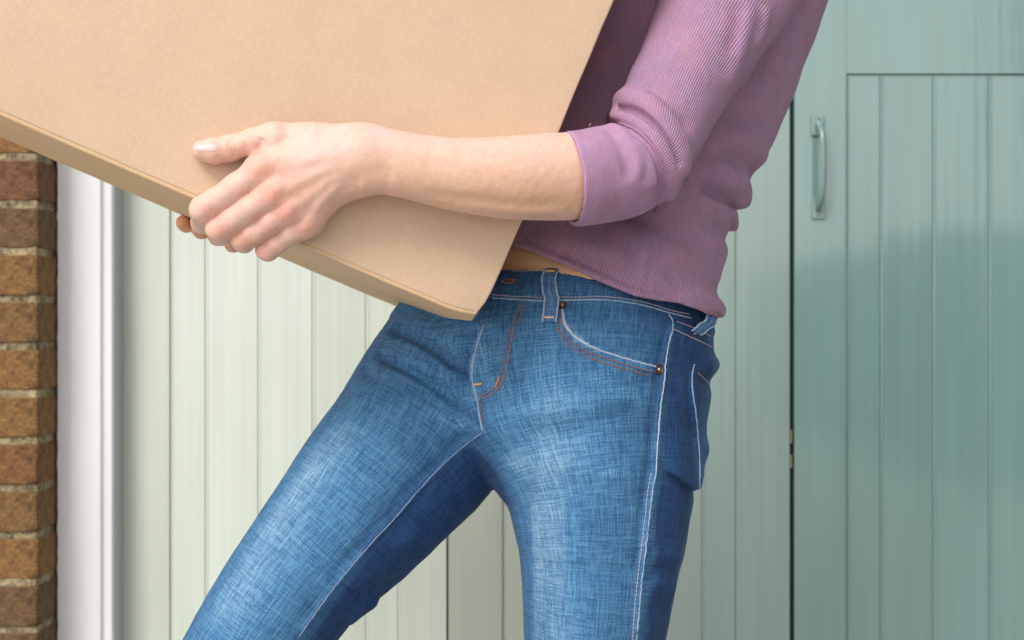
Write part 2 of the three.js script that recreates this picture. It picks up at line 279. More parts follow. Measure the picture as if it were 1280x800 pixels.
// a tube along a spine with elliptic sections: stations [px, py, D, half width on the right of the way, on the left, half depth to the lens, away from it (metres)]
class Loft {
  constructor(st, per = 4) {
    const raw = st.map((s) => { const k = s[2] / FOCAL; return [...at(s[0], s[1], s[2]).toArray(), s[3] * k, s[4] * k, s[5], s[6] ?? s[5]]; }), n = raw.length;
    const P = [];
    for (let i = 0; i + 1 < n; i++) {
      const a = raw[Math.max(0, i - 1)], b = raw[i], c = raw[i + 1], d = raw[Math.min(n - 1, i + 2)];
      for (let j = 0; j < per; j++) { const t = j / per; P.push(b.map((_, k) => 0.5 * (2 * b[k] + (c[k] - a[k]) * t + (2 * a[k] - 5 * b[k] + 4 * c[k] - d[k]) * t * t + (3 * b[k] - a[k] - 3 * c[k] + d[k]) * t * t * t))); }
    }
    P.push(raw[n - 1]);
    this.P = P; this.S = []; let len = 0; this.rm = 0;
    const C = P.map((q) => V(q[0], q[1], q[2])), D = C.slice(1).map((c, i) => c.clone().sub(C[i]).normalize());
    // at every joint the two neighbouring pieces meet in one plane
    const J = C.map((_, i) => { const N = D[Math.max(0, i - 1)].clone().add(D[Math.min(D.length - 1, i)]).normalize(), B = V(0, 0, 1); B.addScaledVector(N, -B.dot(N)).normalize(); return { N, B, A: B.clone().cross(N) }; });
    for (let i = 0; i + 1 < P.length; i++) {
      const a = C[i], b = C[i + 1], T = D[i], l = a.distanceTo(b), B = V(0, 0, 1); B.addScaledVector(T, -B.dot(T)).normalize(); const A = B.clone().cross(T);
      const R = Math.max(...P[i].slice(3, 7), ...P[i + 1].slice(3, 7));
      this.S.push([a.x, a.y, a.z, T.x, T.y, T.z, l, A.x, A.y, A.z, B.x, B.y, B.z, ...P[i].slice(3, 7), ...P[i + 1].slice(3, 7), len, R, (a.x + b.x) / 2, (a.y + b.y) / 2, (a.z + b.z) / 2,
        ...J[i].N.toArray(), ...J[i + 1].N.toArray(), ...J[i].A.toArray(), ...J[i + 1].A.toArray(), ...J[i].B.toArray(), ...J[i + 1].B.toArray(), b.x, b.y, b.z, 0.6, 0.6]);
      len += l; this.rm += Math.max(0.02, (P[i][3] + P[i][4]) / 2) / (P.length - 1);
    }
  }
  // where a point lies round (radians) and along (metres) the tube, blended over neighbouring pieces so that it never jumps
  uv(x, y, z, o) {
    let r0 = 1e9; const R = this.R ??= new Float64Array(this.S.length), T = this.T ??= new Float64Array(this.S.length);
    this.S.forEach((s, i) => { const qx = x - s[0], qy = y - s[1], qz = z - s[2], t = clamp((qx * s[3] + qy * s[4] + qz * s[5]) / s[6]), r = Math.hypot(qx - s[3] * s[6] * t, qy - s[4] * s[6] * t, qz - s[5] * s[6] * t); R[i] = r; T[i] = t; if (r < r0) r0 = r; });
    let sw = 0, sc = 0, ss = 0, sv = 0;
    this.S.forEach((s, i) => {
      const k = (R[i] - r0) / 0.010; if (k > 7) return;
      const w = Math.exp(-k) * s[6], q = T[i] * s[6], qx = x - s[0] - s[3] * q, qy = y - s[1] - s[4] * q, qz = z - s[2] - s[5] * q, t = T[i];
      const a = (lerp(s[13], s[17], t) + lerp(s[14], s[18], t)) / 2, b = (lerp(s[15], s[19], t) + lerp(s[16], s[20], t)) / 2, u = (qx * s[7] + qy * s[8] + qz * s[9]) / a, v = (qx * s[10] + qy * s[11] + qz * s[12]) / b, l = Math.hypot(u, v) + 1e-9;
      sw += w; ss += w * u / l; sc += w * v / l; sv += w * (s[21] + q);
    });
    o.th = Math.atan2(ss, sc); o.v = sv / sw;
  }
  d(x, y, z, inset = 0) {
    const d = this.near(x, y, z, inset, false);
    return d < 1e8 ? d : this.near(x, y, z, inset, true);
  }
  near(x, y, z, inset, loose) {
    let best = 1e9; const S = this.S, last = S.length - 1;
    for (let i = 0; i <= last; i++) {
      const s = S[i], ex = x - s[23], ey = y - s[24], ez = z - s[25], lim = best + s[22] + s[6] * 0.5;
      if (lim > 0 && ex * ex + ey * ey + ez * ez > lim * lim) continue;
      const d0 = (x - s[0]) * s[26] + (y - s[1]) * s[27] + (z - s[2]) * s[28], d1 = (s[44] - x) * s[29] + (s[45] - y) * s[30] + (s[46] - z) * s[31];
      let t, w = 0, cf = 1; if (d0 <= 0) { t = 0; w = d0; cf = s[47]; } else if (d1 <= 0) { t = 1; w = d1; cf = s[48]; } else t = d0 / (d0 + d1);
      if ((d0 <= 0 && d1 <= 0) || (!loose && ((d0 < 0 && i > 0) || (d1 < 0 && i < last)))) continue;
      const m1 = 1 - t, qx = x - s[0] * m1 - s[44] * t, qy = y - s[1] * m1 - s[45] * t, qz = z - s[2] * m1 - s[46] * t;
      const u = qx * (s[32] * m1 + s[35] * t) + qy * (s[33] * m1 + s[36] * t) + qz * (s[34] * m1 + s[37] * t), v = qx * (s[38] * m1 + s[41] * t) + qy * (s[39] * m1 + s[42] * t) + qz * (s[40] * m1 + s[43] * t);
      const a = (u > 0 ? s[13] + (s[17] - s[13]) * t : s[14] + (s[18] - s[14]) * t) - inset, b = (v > 0 ? s[15] + (s[19] - s[15]) * t : s[16] + (s[20] - s[16]) * t) - inset, m = a < b ? a : b;
      const pu = u / a, pv = v / b, cap = m * cf, pw = w / cap, k0 = Math.sqrt(pu * pu + pv * pv + pw * pw), qu = pu / a, qv = pv / b, qw = pw / cap, k1 = Math.sqrt(qu * qu + qv * qv + qw * qw);
      const d = k1 > 1e-9 ? k0 * (k0 - 1) / k1 : -m;
      if (d < best) best = d;
    }
    return best;
  }
}
// a chain of round cones: [x, y, z, r] rows
function chain(rows, k = 0) {
  return (x, y, z) => {
    let best = 1e9;
    for (let i = 0; i + 1 < rows.length; i++) {
      const a = rows[i], b = rows[i + 1], dx_ = b[0] - a[0], dy_ = b[1] - a[1], dz_ = b[2] - a[2];
      const t = clamp(((x - a[0]) * dx_ + (y - a[1]) * dy_ + (z - a[2]) * dz_) / (dx_ * dx_ + dy_ * dy_ + dz_ * dz_ + 1e-12));
      const d = Math.hypot(x - a[0] - dx_ * t, y - a[1] - dy_ * t, z - a[2] - dz_ * t) - lerp(a[3], b[3], t);
      best = k && best < 1e8 ? smin(best, d, k) : Math.min(best, d);
    }
    return best;
  };
}
// where the ray through a pixel meets a field
function pick(px, py, f, near = 0.95) {
  const d = at(px, py, 1).sub(EYE); let t = near;
  for (let i = 0; i < 400; i++) {
    const q = f(EYE.x + d.x * t, EYE.y + d.y * t, EYE.z + d.z * t);
    if (Math.abs(q) < 2e-5) break;
    t += q * 0.6; if (t > 2.1) return null;
  }
  return EYE.clone().addScaledVector(d, t);
}
const grad = (f, x, y, z, e, o) => { const a = f(x + e, y - e, z - e), b = f(x - e, y - e, z + e), c = f(x - e, y + e, z - e), d = f(x + e, y + e, z + e); o.set(a - b - c + d, -a - b + c + d, -a + b - c + d).divideScalar(4 * e); return o; };
// a pixel polyline laid on a field, resampled every step pixels
function lay(pts, f, step = 5, lift = 0) {
  const c = new THREE.CatmullRomCurve3(pts.map((p) => V(p[0], p[1], 0)), false, 'centripetal'), n = Math.max(2, Math.round(c.getLength() / step)), out = [], g = V(); let last = null;
  for (let i = 0; i <= n; i++) {
    const p = c.getPointAt(i / n); let q = pick(p.x, p.y, f);
    if (!q) { if (!last) continue; continue; }
    if (lift) { grad(f, q.x, q.y, q.z, 6e-4, g); q.addScaledVector(g.normalize(), lift); }
    out.push(q); last = q;
  }
  return out;
}
// raised (amp > 0) or sunken folds along lines on a cloth; w is their half width; an optional tail carries the line on round the back
function folds(list, f) {
  const F = list.map(({ pts, w, amp, tail, ends = 0.18 }) => {
    const P = lay(pts, f, 8); if (tail) P.push(...tail.map((t) => V(...t)));
    const L = [0]; for (let i = 1; i < P.length; i++) L.push(L[i - 1] + P[i].distanceTo(P[i - 1]));
    const box = new THREE.Box3().setFromPoints(P).expandByScalar(2.4 * w);
    return { P, L, w, amp, ends, tail: !!tail, box };
  }).filter((q) => q.P.length > 1);
  return (x, y, z) => {
    let h = 0;
    for (const { P, L, w, amp, ends, tail, box } of F) {
      if (x < box.min.x || x > box.max.x || y < box.min.y || y > box.max.y || z < box.min.z || z > box.max.z) continue;
      let best = 1e9, s = 0;
      for (let i = 0; i + 1 < P.length; i++) {
        const a = P[i], b = P[i + 1], ux = b.x - a.x, uy = b.y - a.y, uz = b.z - a.z, t = clamp(((x - a.x) * ux + (y - a.y) * uy + (z - a.z) * uz) / (ux * ux + uy * uy + uz * uz + 1e-12));
        const ex = x - a.x - ux * t, ey = y - a.y - uy * t, ez = z - a.z - uz * t, d = ex * ex + ey * ey + ez * ez;
        if (d < best) { best = d; s = lerp(L[i], L[i + 1], t) / L[L.length - 1]; }
      }
      const k = best / (w * w); if (k > 5.5) continue;
      h += amp * Math.exp(-k) * (ends ? smooth(0, ends, s) * (1 - smooth(1 - ends, 1, s)) : 1);
    }
    return h;
  };
}
// surface nets; f is read only near the surface
function meshField(f, lo, hi, h, slack = 1.5, keep) {
  const n = [0, 1, 2].map((k) => Math.ceil((hi[k] - lo[k]) / h) + 1), [nx, ny, nz] = n, val = new Float32Array(nx * ny * nz).fill(1), B = 8;
  for (let bz = 0; bz < nz; bz += B) for (let by = 0; by < ny; by += B) for (let bx_ = 0; bx_ < nx; bx_ += B) {
    const c = f(lo[0] + (bx_ + B / 2) * h, lo[1] + (by + B / 2) * h, lo[2] + (bz + B / 2) * h), skip = Math.abs(c) > 0.87 * B * h * slack + 0.008;
    for (let z = bz; z < Math.min(nz, bz + B); z++) for (let y = by; y < Math.min(ny, by + B); y++) for (let x = bx_; x < Math.min(nx, bx_ + B); x++) val[(z * ny + y) * nx + x] = skip ? c : f(lo[0] + x * h, lo[1] + y * h, lo[2] + z * h);
  }
  const id = new Int32Array(nx * ny * nz).fill(-1), P = [], idx = [], I = (x, y, z) => (z * ny + y) * nx + x;
  const C = [[0, 0, 0], [1, 0, 0], [0, 1, 0], [1, 1, 0], [0, 0, 1], [1, 0, 1], [0, 1, 1], [1, 1, 1]], E = [[0, 1], [2, 3], [4, 5], [6, 7], [0, 2], [1, 3], [4, 6], [5, 7], [0, 4], [1, 5], [2, 6], [3, 7]], v = new Float32Array(8);
  for (let z = 0; z + 1 < nz; z++) for (let y = 0; y + 1 < ny; y++) for (let x = 0; x + 1 < nx; x++) {
    let m = 0; const o = I(x, y, z);
    for (let c = 0; c < 8; c++) { v[c] = val[o + C[c][0] + C[c][1] * nx + C[c][2] * nx * ny]; if (v[c] < 0) m |= 1 << c; }
    if (m === 0 || m === 255) continue;
    let sx = 0, sy = 0, sz = 0, k = 0;
    for (const [a, b] of E) if ((v[a] < 0) !== (v[b] < 0)) { const t = v[a] / (v[a] - v[b]); sx += lerp(C[a][0], C[b][0], t); sy += lerp(C[a][1], C[b][1], t); sz += lerp(C[a][2], C[b][2], t); k++; }
    id[o] = P.length / 3; P.push(lo[0] + (x + sx / k) * h, lo[1] + (y + sy / k) * h, lo[2] + (z + sz / k) * h);
  }
  const quad = (a, b, c, d, flip) => { if (a < 0 || b < 0 || c < 0 || d < 0) return; if (flip) idx.push(a, c, b, b, c, d); else idx.push(a, b, c, b, d, c); };
  for (let z = 1; z + 1 < nz; z++) for (let y = 1; y + 1 < ny; y++) for (let x = 1; x + 1 < nx; x++) {
    const a = val[I(x, y, z)] < 0;
    if (a !== val[I(x + 1, y, z)] < 0) quad(id[I(x, y - 1, z - 1)], id[I(x, y, z - 1)], id[I(x, y - 1, z)], id[I(x, y, z)], !a);
    if (a !== val[I(x, y + 1, z)] < 0) quad(id[I(x - 1, y, z - 1)], id[I(x - 1, y, z)], id[I(x, y, z - 1)], id[I(x, y, z)], !a);
    if (a !== val[I(x, y, z + 1)] < 0) quad(id[I(x - 1, y - 1, z)], id[I(x, y - 1, z)], id[I(x - 1, y, z)], id[I(x, y, z)], !a);
  }
  const N = new Float32Array(P.length), g = V();
  for (let i = 0; i < P.length; i += 3) {
    for (let k = 0; k < 2; k++) {
      const d = f(P[i], P[i + 1], P[i + 2]); grad(f, P[i], P[i + 1], P[i + 2], 0.3 * h, g);
      const s = clamp(d / Math.max(0.3, g.lengthSq()), -0.5 * h, 0.5 * h); P[i] -= g.x * s; P[i + 1] -= g.y * s; P[i + 2] -= g.z * s;
    }
    grad(f, P[i], P[i + 1], P[i + 2], 0.35 * h, g).normalize(); N[i] = g.x; N[i + 1] = g.y; N[i + 2] = g.z;
  }
  const G = new THREE.BufferGeometry(); G.setAttribute('position', new THREE.Float32BufferAttribute(P, 3)); G.setAttribute('normal', new THREE.BufferAttribute(N, 3)); G.setIndex(idx);
  return G;
}
// gives every triangle the texture coordinates of the loft it belongs to, and every vertex a colour
function dress(G, lofts, colour, which, flat) {
  const p = G.attributes.position, n = G.attributes.normal, ix = G.index.array, col = new Float32Array(p.count * 3), c = [0, 0, 0];
  for (let i = 0; i < p.count; i++) { colour(p.getX(i), p.getY(i), p.getZ(i), c, n.getX(i), n.getY(i), n.getZ(i)); col.set(c, i * 3); }
  const P = new Float32Array(ix.length * 3), N = new Float32Array(ix.length * 3), C = new Float32Array(ix.length * 3), U = new Float32Array(ix.length * 2), o = {};
  for (let i = 0; i < ix.length; i += 3) {
    const cx = (p.getX(ix[i]) + p.getX(ix[i + 1]) + p.getX(ix[i + 2])) / 3, cy = (p.getY(ix[i]) + p.getY(ix[i + 1]) + p.getY(ix[i + 2])) / 3, cz = (p.getZ(ix[i]) + p.getZ(ix[i + 1]) + p.getZ(ix[i + 2])) / 3;
    let L = lofts[0]; if (lofts.length > 1) L = lofts[which(cx, cy, cz)];
    L.uv(cx, cy, cz, o); const th0 = o.th;
    for (let k = 0; k < 3; k++) {
      const j = ix[i + k], q = i + k; for (let m = 0; m < 3; m++) { P[q * 3 + m] = p.array[j * 3 + m]; N[q * 3 + m] = n.array[j * 3 + m]; C[q * 3 + m] = col[j * 3 + m]; }
      L.uv(P[q * 3], P[q * 3 + 1], P[q * 3 + 2], o); let th = o.th; if (th - th0 > Math.PI) th -= 2 * Math.PI; if (th0 - th > Math.PI) th += 2 * Math.PI;
      U[q * 2] = flat ? P[q * 3] + 0.5 * P[q * 3 + 2] : th * L.rm; U[q * 2 + 1] = flat ? P[q * 3 + 1] - 0.4 * P[q * 3 + 2] : -o.v;
    }
  }
  const g = new THREE.BufferGeometry(); g.setAttribute('position', new THREE.BufferAttribute(P, 3)); g.setAttribute('normal', new THREE.BufferAttribute(N, 3)); g.setAttribute('color', new THREE.BufferAttribute(C, 3)); g.setAttribute('uv', new THREE.BufferAttribute(U, 2));
  return g;
}
// blobs of colour round points of a cloth: [px, py, radius, amount] or [px, py, px, py, radius, amount]
function blobs(list, f) {
  const F = list.map((b) => b.length === 4 ? { a: pick(b[0], b[1], f), r: b[2], k: b[3] } : { a: pick(b[0], b[1], f), b: pick(b[2], b[3], f), r: b[4], k: b[5] }).filter((q) => q.a);
  return (x, y, z) => {
    let s = 0;
    for (const { a, b, r, k } of F) {
      let cx = a.x, cy = a.y, cz = a.z;
      if (b) { const ux = b.x - cx, uy = b.y - cy, uz = b.z - cz, t = clamp(((x - cx) * ux + (y - cy) * uy + (z - cz) * uz) / (ux * ux + uy * uy + uz * uz)); cx += ux * t; cy += uy * t; cz += uz * t; }
      const d = ((x - cx) ** 2 + (y - cy) ** 2 + (z - cz) ** 2) / (r * r); if (d < 6) s += k * Math.exp(-d);
    }
    return s;
  };
}

// ------------------------------------------------------------------ the person
const person = thing('person', 'person in mauve ribbed top and faded blue jeans striding left, carrying a big box', 'person', V(0.06, 0, 0));
const local = (g) => g.translate(-person.position.x, 0, 0);
const row = (py, L, c, R, D, b, b2) => [c, py, D, R - c, c - L, b, b2];   // a level section from its left edge, middle and right edge

// --- jeans
const hipLoft = new Loft([
  row(318, 594, 738, 884, 1.50, 0.128), row(345, 588, 736, 886, 1.50, 0.130), row(372, 576, 732, 888, 1.50, 0.133), row(400, 560, 728, 889, 1.495, 0.137), row(435, 548, 728, 890, 1.485, 0.140), row(470, 546, 728, 890, 1.475, 0.138),
  row(520, 556, 732, 888, 1.46, 0.128), row(560, 586, 738, 884, 1.45, 0.118), row(592, 615, 743, 877, 1.441, 0.108), row(622, 633, 747, 870, 1.435, 0.101), row(655, 641, 749, 861, 1.429, 0.095), row(680, 645, 749, 856, 1.426, 0.091), row(700, 649, 748, 851, 1.425, 0.089),
  row(745, 653, 746, 841, 1.42, 0.084), row(800, 655, 742, 830, 1.42, 0.080), row(860, 656, 737, 816, 1.42, 0.074), row(930, 660, 732, 800, 1.425, 0.066), row(1020, 668, 728, 796, 1.45, 0.062), row(1150, 684, 730, 796, 1.48, 0.064), row(1290, 694, 730, 784, 1.51, 0.058), row(1440, 698, 732, 776, 1.53, 0.054)], 3);
const thighLoft = new Loft([
  [603, 405, 1.52, 88, 96, 0.088], [577, 450, 1.515, 100, 104, 0.092], [549, 500, 1.50, 108, 109, 0.094], [519, 552, 1.485, 113, 111, 0.092], [474, 606, 1.465, 106, 106, 0.088], [429, 659, 1.45, 99, 98, 0.084], [367, 732, 1.43, 86, 86, 0.078], [290, 848, 1.415, 80, 78, 0.070],
  [246, 930, 1.41, 72, 70, 0.066], [236, 1010, 1.43, 70, 66, 0.062], [238, 1120, 1.46, 62, 66, 0.066], [232, 1300, 1.47, 50, 56, 0.06], [222, 1440, 1.47, 44, 48, 0.056]], 3);
const jeansBase0 = (x, y, z) => smin(hipLoft.d(x, y, z), thighLoft.d(x, y, z), 0.004 + 0.034 * smooth(0.79, 0.845, y));
const planeThrough = (a, b, c) => { const n = b.clone().sub(a).cross(c.clone().sub(a)).normalize(); if (n.y < 0) n.negate(); return { n, k: n.dot(a) }; };
const above = (pl, x, y, z) => pl.n.x * x + pl.n.y * y + pl.n.z * z - pl.k;
const pk = (f, x, y) => pick(x, y, f);
// the waistband: cut along its top, one layer of cloth thicker down to its seam
const topCut = planeThrough(pk(jeansBase0, 650, 336.5), pk(jeansBase0, 716, 338.5), pk(jeansBase0, 880, 381));
const bandSeam = planeThrough(pk(jeansBase0, 625, 371.5), pk(jeansBase0, 757, 374), pk(jeansBase0, 862, 396));
const jeansBase = (x, y, z) => jeansBase0(x, y, z);
const jFold = folds([
  // gathers that run from the groin up over the thigh
  { pts: [[486, 414], [520, 424], [552, 444], [580, 468]], w: 0.006, amp: -0.0070 }, { pts: [[490, 424], [520, 438], [552, 459], [584, 486]], w: 0.009, amp: 0.0046 },
  { pts: [[505, 400], [540, 412], [570, 430], [590, 447]], w: 0.009, amp: 0.0036 }, { pts: [[470, 444], [510, 462], [550, 488], [592, 522]], w: 0.0055, amp: -0.0054 }, { pts: [[478, 436], [515, 452], [555, 476], [590, 506]], w: 0.007, amp: 0.0032 },
  { pts: [[462, 455], [505, 476], [548, 503], [590, 535]], w: 0.008, amp: 0.0034 }, { pts: [[500, 478], [545, 504], [585, 534]], w: 0.005, amp: -0.0036 }, { pts: [[440, 476], [490, 498], [540, 530], [575, 556]], w: 0.011, amp: 0.0024 },
  // fly placket
  { pts: [[606, 404], [598, 428], [592, 455], [592, 478], [597, 497]], w: 0.0045, amp: 0.0048, ends: 0.1 }, { pts: [[601, 404], [592, 428], [585, 455], [586, 480], [592, 500]], w: 0.0036, amp: -0.0042 },
  { pts: [[618, 402], [606, 432], [604, 460], [607, 484]], w: 0.0035, amp: -0.0016 }, { pts: [[630, 382], [622, 396], [612, 412]], w: 0.004, amp: 0.002 }, { pts: [[612, 452], [618, 462], [628, 466]], w: 0.004, amp: 0.0014 },
  { pts: [[597, 500], [600, 518], [604, 540]], w: 0.004, amp: -0.0030 },
  // drag lines on the hip and thigh of the standing leg
  { pts: [[622, 515], [690, 512], [750, 500], [808, 492]], w: 0.010, amp: 0.0011 }, { pts: [[640, 545], [700, 540], [770, 520], [812, 512]], w: 0.008, amp: -0.0011 }, { pts: [[645, 585], [705, 578], [760, 590], [812, 596]], w: 0.010, amp: 0.0013 },
  { pts: [[740, 470], [770, 480], [800, 500]], w: 0.006, amp: 0.0010 }, { pts: [[712, 452], [740, 466], [764, 490]], w: 0.006, amp: -0.0009 },
  // front pocket: the bag sinks behind its mouth
  { pts: [[706, 384], [710, 402], [722, 418], [742, 431], [772, 443], [806, 453], [822, 457]], w: 0.0042, amp: -0.0020, ends: 0.06 },
  { pts: [[703, 390], [706, 409], [717, 424], [738, 437], [770, 449], [806, 460], [824, 464]], w: 0.0045, amp: 0.0013, ends: 0.06 },
  // outer seam and back pocket
  { pts: [[838, 405], [836, 425], [832, 447], [829, 480], [825, 507], [823, 535], [821, 562], [819, 590], [815, 612], [812, 640], [807, 682], [802, 722], [797, 775], [795, 800]], w: 0.0036, amp: 0.0022, ends: 0.04 },
  { pts: [[832, 420], [826, 450], [822, 482], [818, 510], [815, 540], [814, 565], [812, 590], [807, 616], [803, 642], [799, 682], [795, 722]], w: 0.0045, amp: -0.0018, ends: 0.06 },
  
  { pts: [[866, 462], [865, 480], [867, 505], [871, 535], [873, 565], [873, 600], [873, 620]], w: 0.004, amp: 0.0030, ends: 0.05 }, { pts: [[861, 466], [860, 500], [864, 540], [866, 580]], w: 0.0035, amp: -0.0020 },
  { pts: [[870, 448], [880, 454], [893, 463]], w: 0.008, amp: 0.0050, tail: [[0.24, 0.885, -0.06]] }, { pts: [[866, 466], [878, 474], [889, 482]], w: 0.006, amp: -0.0030, tail: [[0.235, 0.87, -0.06]] },
  { pts: [[876, 560], [884, 568], [888, 574]], w: 0.010, amp: 0.0060, tail: [[0.2, 0.79, -0.02]] }, { pts: [[848, 420], [866, 428], [884, 440]], w: 0.007, amp: 0.0014 }, { pts: [[848, 470], [856, 500], [858, 520]], w: 0.006, amp: 0.0010 },
  // behind the knee of both legs
  { pts: [[815, 690], [835, 694], [850, 700]], w: 0.008, amp: 0.0020 }, { pts: [[812, 724], [830, 730], [843, 738]], w: 0.009, amp: 0.0028 }, { pts: [[812, 756], [826, 760], [836, 766]], w: 0.008, amp: -0.0018 },
  { pts: [[470, 752], [450, 764], [430, 780]], w: 0.010, amp: 0.0050 }, { pts: [[500, 730], [470, 735], [440, 752]], w: 0.008, amp: -0.0026 }, { pts: [[560, 668], [520, 672], [486, 690]], w: 0.010, amp: 0.0016 },
  // inseam of the raised leg
  { pts: [[602, 541], [570, 566], [537, 598], [496, 645], [452, 693], [410, 745], [374, 796]], w: 0.0034, amp: 0.0016, ends: 0.04 }, { pts: [[596, 538], [562, 564], [528, 596], [486, 642], [444, 688], [400, 742]], w: 0.005, amp: -0.0015 },
  // lower edge pulled by the pocket
  { pts: [[400, 560], [440, 590], [470, 640]], w: 0.02, amp: 0.0012 }, { pts: [[330, 690], [372, 700], [410, 730]], w: 0.014, amp: -0.0010 },
], jeansBase);
// the back pocket stands away from the leg along its lower edge
const pocketLow = [[826, 588], [834, 590.5], [845, 595], [857, 604], [866, 613], [874, 623]].map(([a, b]) => pick(a, b, jeansBase)).filter(Boolean);
const pocketLift = (x, y, z) => {
  const P = pocketLow, n = P.length - 1; if (z < -0.03 || x < P[0].x || y > 0.87 || y < 0.74) return 0;
  let i = 0; while (i + 1 < n && x > P[i + 1].x) i++;
  const yb = lerp(P[i].y, P[i + 1].y, clamp((x - P[i].x) / (P[i + 1].x - P[i].x))), d = y - yb;
  return 0.0062 * smooth(-0.0012, 0.0012, d) * (1 - smooth(0.004, 0.060, d)) * smooth(P[0].x, P[0].x + 0.022, x) - 0.0022 * Math.exp(-Math.pow((d + 0.004) / 0.005, 2)) * smooth(P[0].x, P[0].x + 0.01, x);
};
const jeansField = (x, y, z) => {
  const b = jeansBase0(x, y, z); if (Math.abs(b) > 0.05) return b > 0 ? b - 0.006 : b + 0.006;
  const seam = above(bandSeam, x, y, z), rip = 0.0005 * noise(x * 60, y * 60, z * 60) + 0.0012 * noise(x * 17, y * 17, z * 17);
  return smax(b - 1.45 * jFold(x, y, z) - pocketLift(x, y, z) - rip - 0.0016 * smooth(-0.0006, 0.0008, seam), above(topCut, x, y, z), 0.0015);
};
const fade = blobs([
  // worn fronts of the thighs
  [660, 580, 705, 800, 0.045, 0.30], [690, 640, 690, 800, 0.018, 0.16], [668, 640, 672, 800, 0.009, 0.26], [655, 440, 720, 560, 0.050, 0.26], [420, 570, 290, 770, 0.055, 0.34], [440, 520, 300, 730, 0.020, 0.12], [390, 580, 270, 770, 0.012, 0.12], [520, 470, 560, 520, 0.030, 0.10], [560, 420, 590, 440, 0.03, 0.10],
  // whiskers and creases
  [490, 424, 590, 490, 0.006, 0.24], [478, 436, 590, 506, 0.005, 0.20], [462, 455, 590, 535, 0.006, 0.22], [440, 476, 575, 556, 0.008, 0.14], [622, 515, 808, 492, 0.008, 0.15], [645, 585, 760, 590, 0.006, 0.16], [760, 590, 812, 596, 0.005, 0.18], [632, 576, 700, 580, 0.006, 0.12], [740, 470, 800, 500, 0.006, 0.14],
  [486, 414, 580, 468, 0.005, -0.22], [470, 444, 592, 522, 0.005, -0.18], [500, 478, 585, 534, 0.004, -0.14],
  // fly, pocket mouth, seams
  [606, 404, 592, 455, 0.005, 0.34], [592, 455, 597, 497, 0.005, 0.30], [604, 432, 607, 480, 0.004, 0.2], [690, 345, 690, 400, 0.012, 0.06], [705, 402, 722, 422, 0.0035, 0.5], [722, 422, 742, 435, 0.0035, 0.45], [742, 435, 806, 457, 0.003, 0.30],
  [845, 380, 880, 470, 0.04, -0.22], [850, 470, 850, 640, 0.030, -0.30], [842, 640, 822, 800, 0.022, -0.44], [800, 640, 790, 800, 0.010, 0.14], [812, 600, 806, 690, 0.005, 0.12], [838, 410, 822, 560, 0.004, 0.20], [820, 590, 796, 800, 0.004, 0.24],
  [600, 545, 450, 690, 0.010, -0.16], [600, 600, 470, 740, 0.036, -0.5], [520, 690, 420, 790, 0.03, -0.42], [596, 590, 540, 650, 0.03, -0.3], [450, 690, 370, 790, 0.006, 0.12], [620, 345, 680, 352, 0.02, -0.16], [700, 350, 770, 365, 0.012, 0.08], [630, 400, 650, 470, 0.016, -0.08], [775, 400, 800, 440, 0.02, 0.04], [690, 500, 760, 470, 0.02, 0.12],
], jeansBase);
const denimColour = (x, y, z, c) => {
  let k = 0.25 + (fade(x, y, z) > 0 ? 0.62 : 1) * fade(x, y, z) + 0.10 * fbm3(x * 16, y * 16, z * 16, 2);
  k = clamp(k, 0.02, 1.1); const t = clamp(k / 0.42), s = clamp((k - 0.42) / 0.6);
  c[0] = lerp(lerp(0.007, 0.065, t), 0.40, s); c[1] = lerp(lerp(0.044, 0.200, t), 0.55, s); c[2] = lerp(lerp(0.142, 0.375, t), 0.69, s);
};
const denimMap = texture(2048, 2048, (u, v, c, i, j) => {
  const warp = vn(u * 360, v * 26, 360, 26, 83) * 0.8 + vn(u * 620, v * 24, 620, 24, 82) * 0.75 + vn(u * 130, v * 11, 130, 11, 80) * 0.18, weft = vn(u * 20, v * 360, 20, 360, 85) * 0.75 + vn(u * 18, v * 620, 18, 620, 84) * 0.6;
  const tw = ((i + j) % 8) < 3 ? 0.2 : 0, grain = vn(u * 420, v * 420, 420, 420, 86), slub = Math.pow(vn(u * 360, v * 14, 360, 14, 87), 6) * 0.8 + Math.pow(vn(u * 12, v * 360, 12, 360, 88), 8) * 0.7;
  const t = clamp(0.38 + 1.35 * (warp / 1.77 - 0.5) + 1.0 * (weft / 1.35 - 0.5) + 0.7 * (grain - 0.5) + tw - 0.07 + 0.75 * slub);
  c[0] = 0.20 + 0.80 * t; c[1] = 0.38 + 0.62 * t; c[2] = 0.55 + 0.45 * t;
}, true, 1 / 0.26, 1 / 0.26);
const denimBump = texture(1024, 1024, (u, v, c, i, j) => { c[0] = c[1] = c[2] = 0.5 * vn(u * 500, v * 30, 500, 30, 91) + 0.3 * vn(u * 30, v * 500, 30, 500, 92) + 0.2 * hash(i, j, 93); }, false, 1 / 0.26, 1 / 0.26);
const denim = phys({ vertexColors: true, color: rgb(1.55, 1.38, 1.26), map: denimMap, bumpMap: denimBump, bumpScale: 0.0006, roughness: 0.88, sheen: 0.1, sheenRoughness: 0.5, sheenColor: rgb(0.5, 0.6, 0.8) });
const jeansGeo = dress(meshField(jeansField, [-0.5, 0.06, -0.24], [0.26, 1.01, 0.26], 0.0030), [hipLoft, thighLoft], denimColour, (x, y, z) => (hipLoft.d(x, y, z) <= thighLoft.d(x, y, z) + 0.004 * smooth(0.8, 0.9, y) ? 0 : 1));
const jeans = part('jeans', local(jeansGeo), denim, person, { label: 'faded blue denim jeans' });

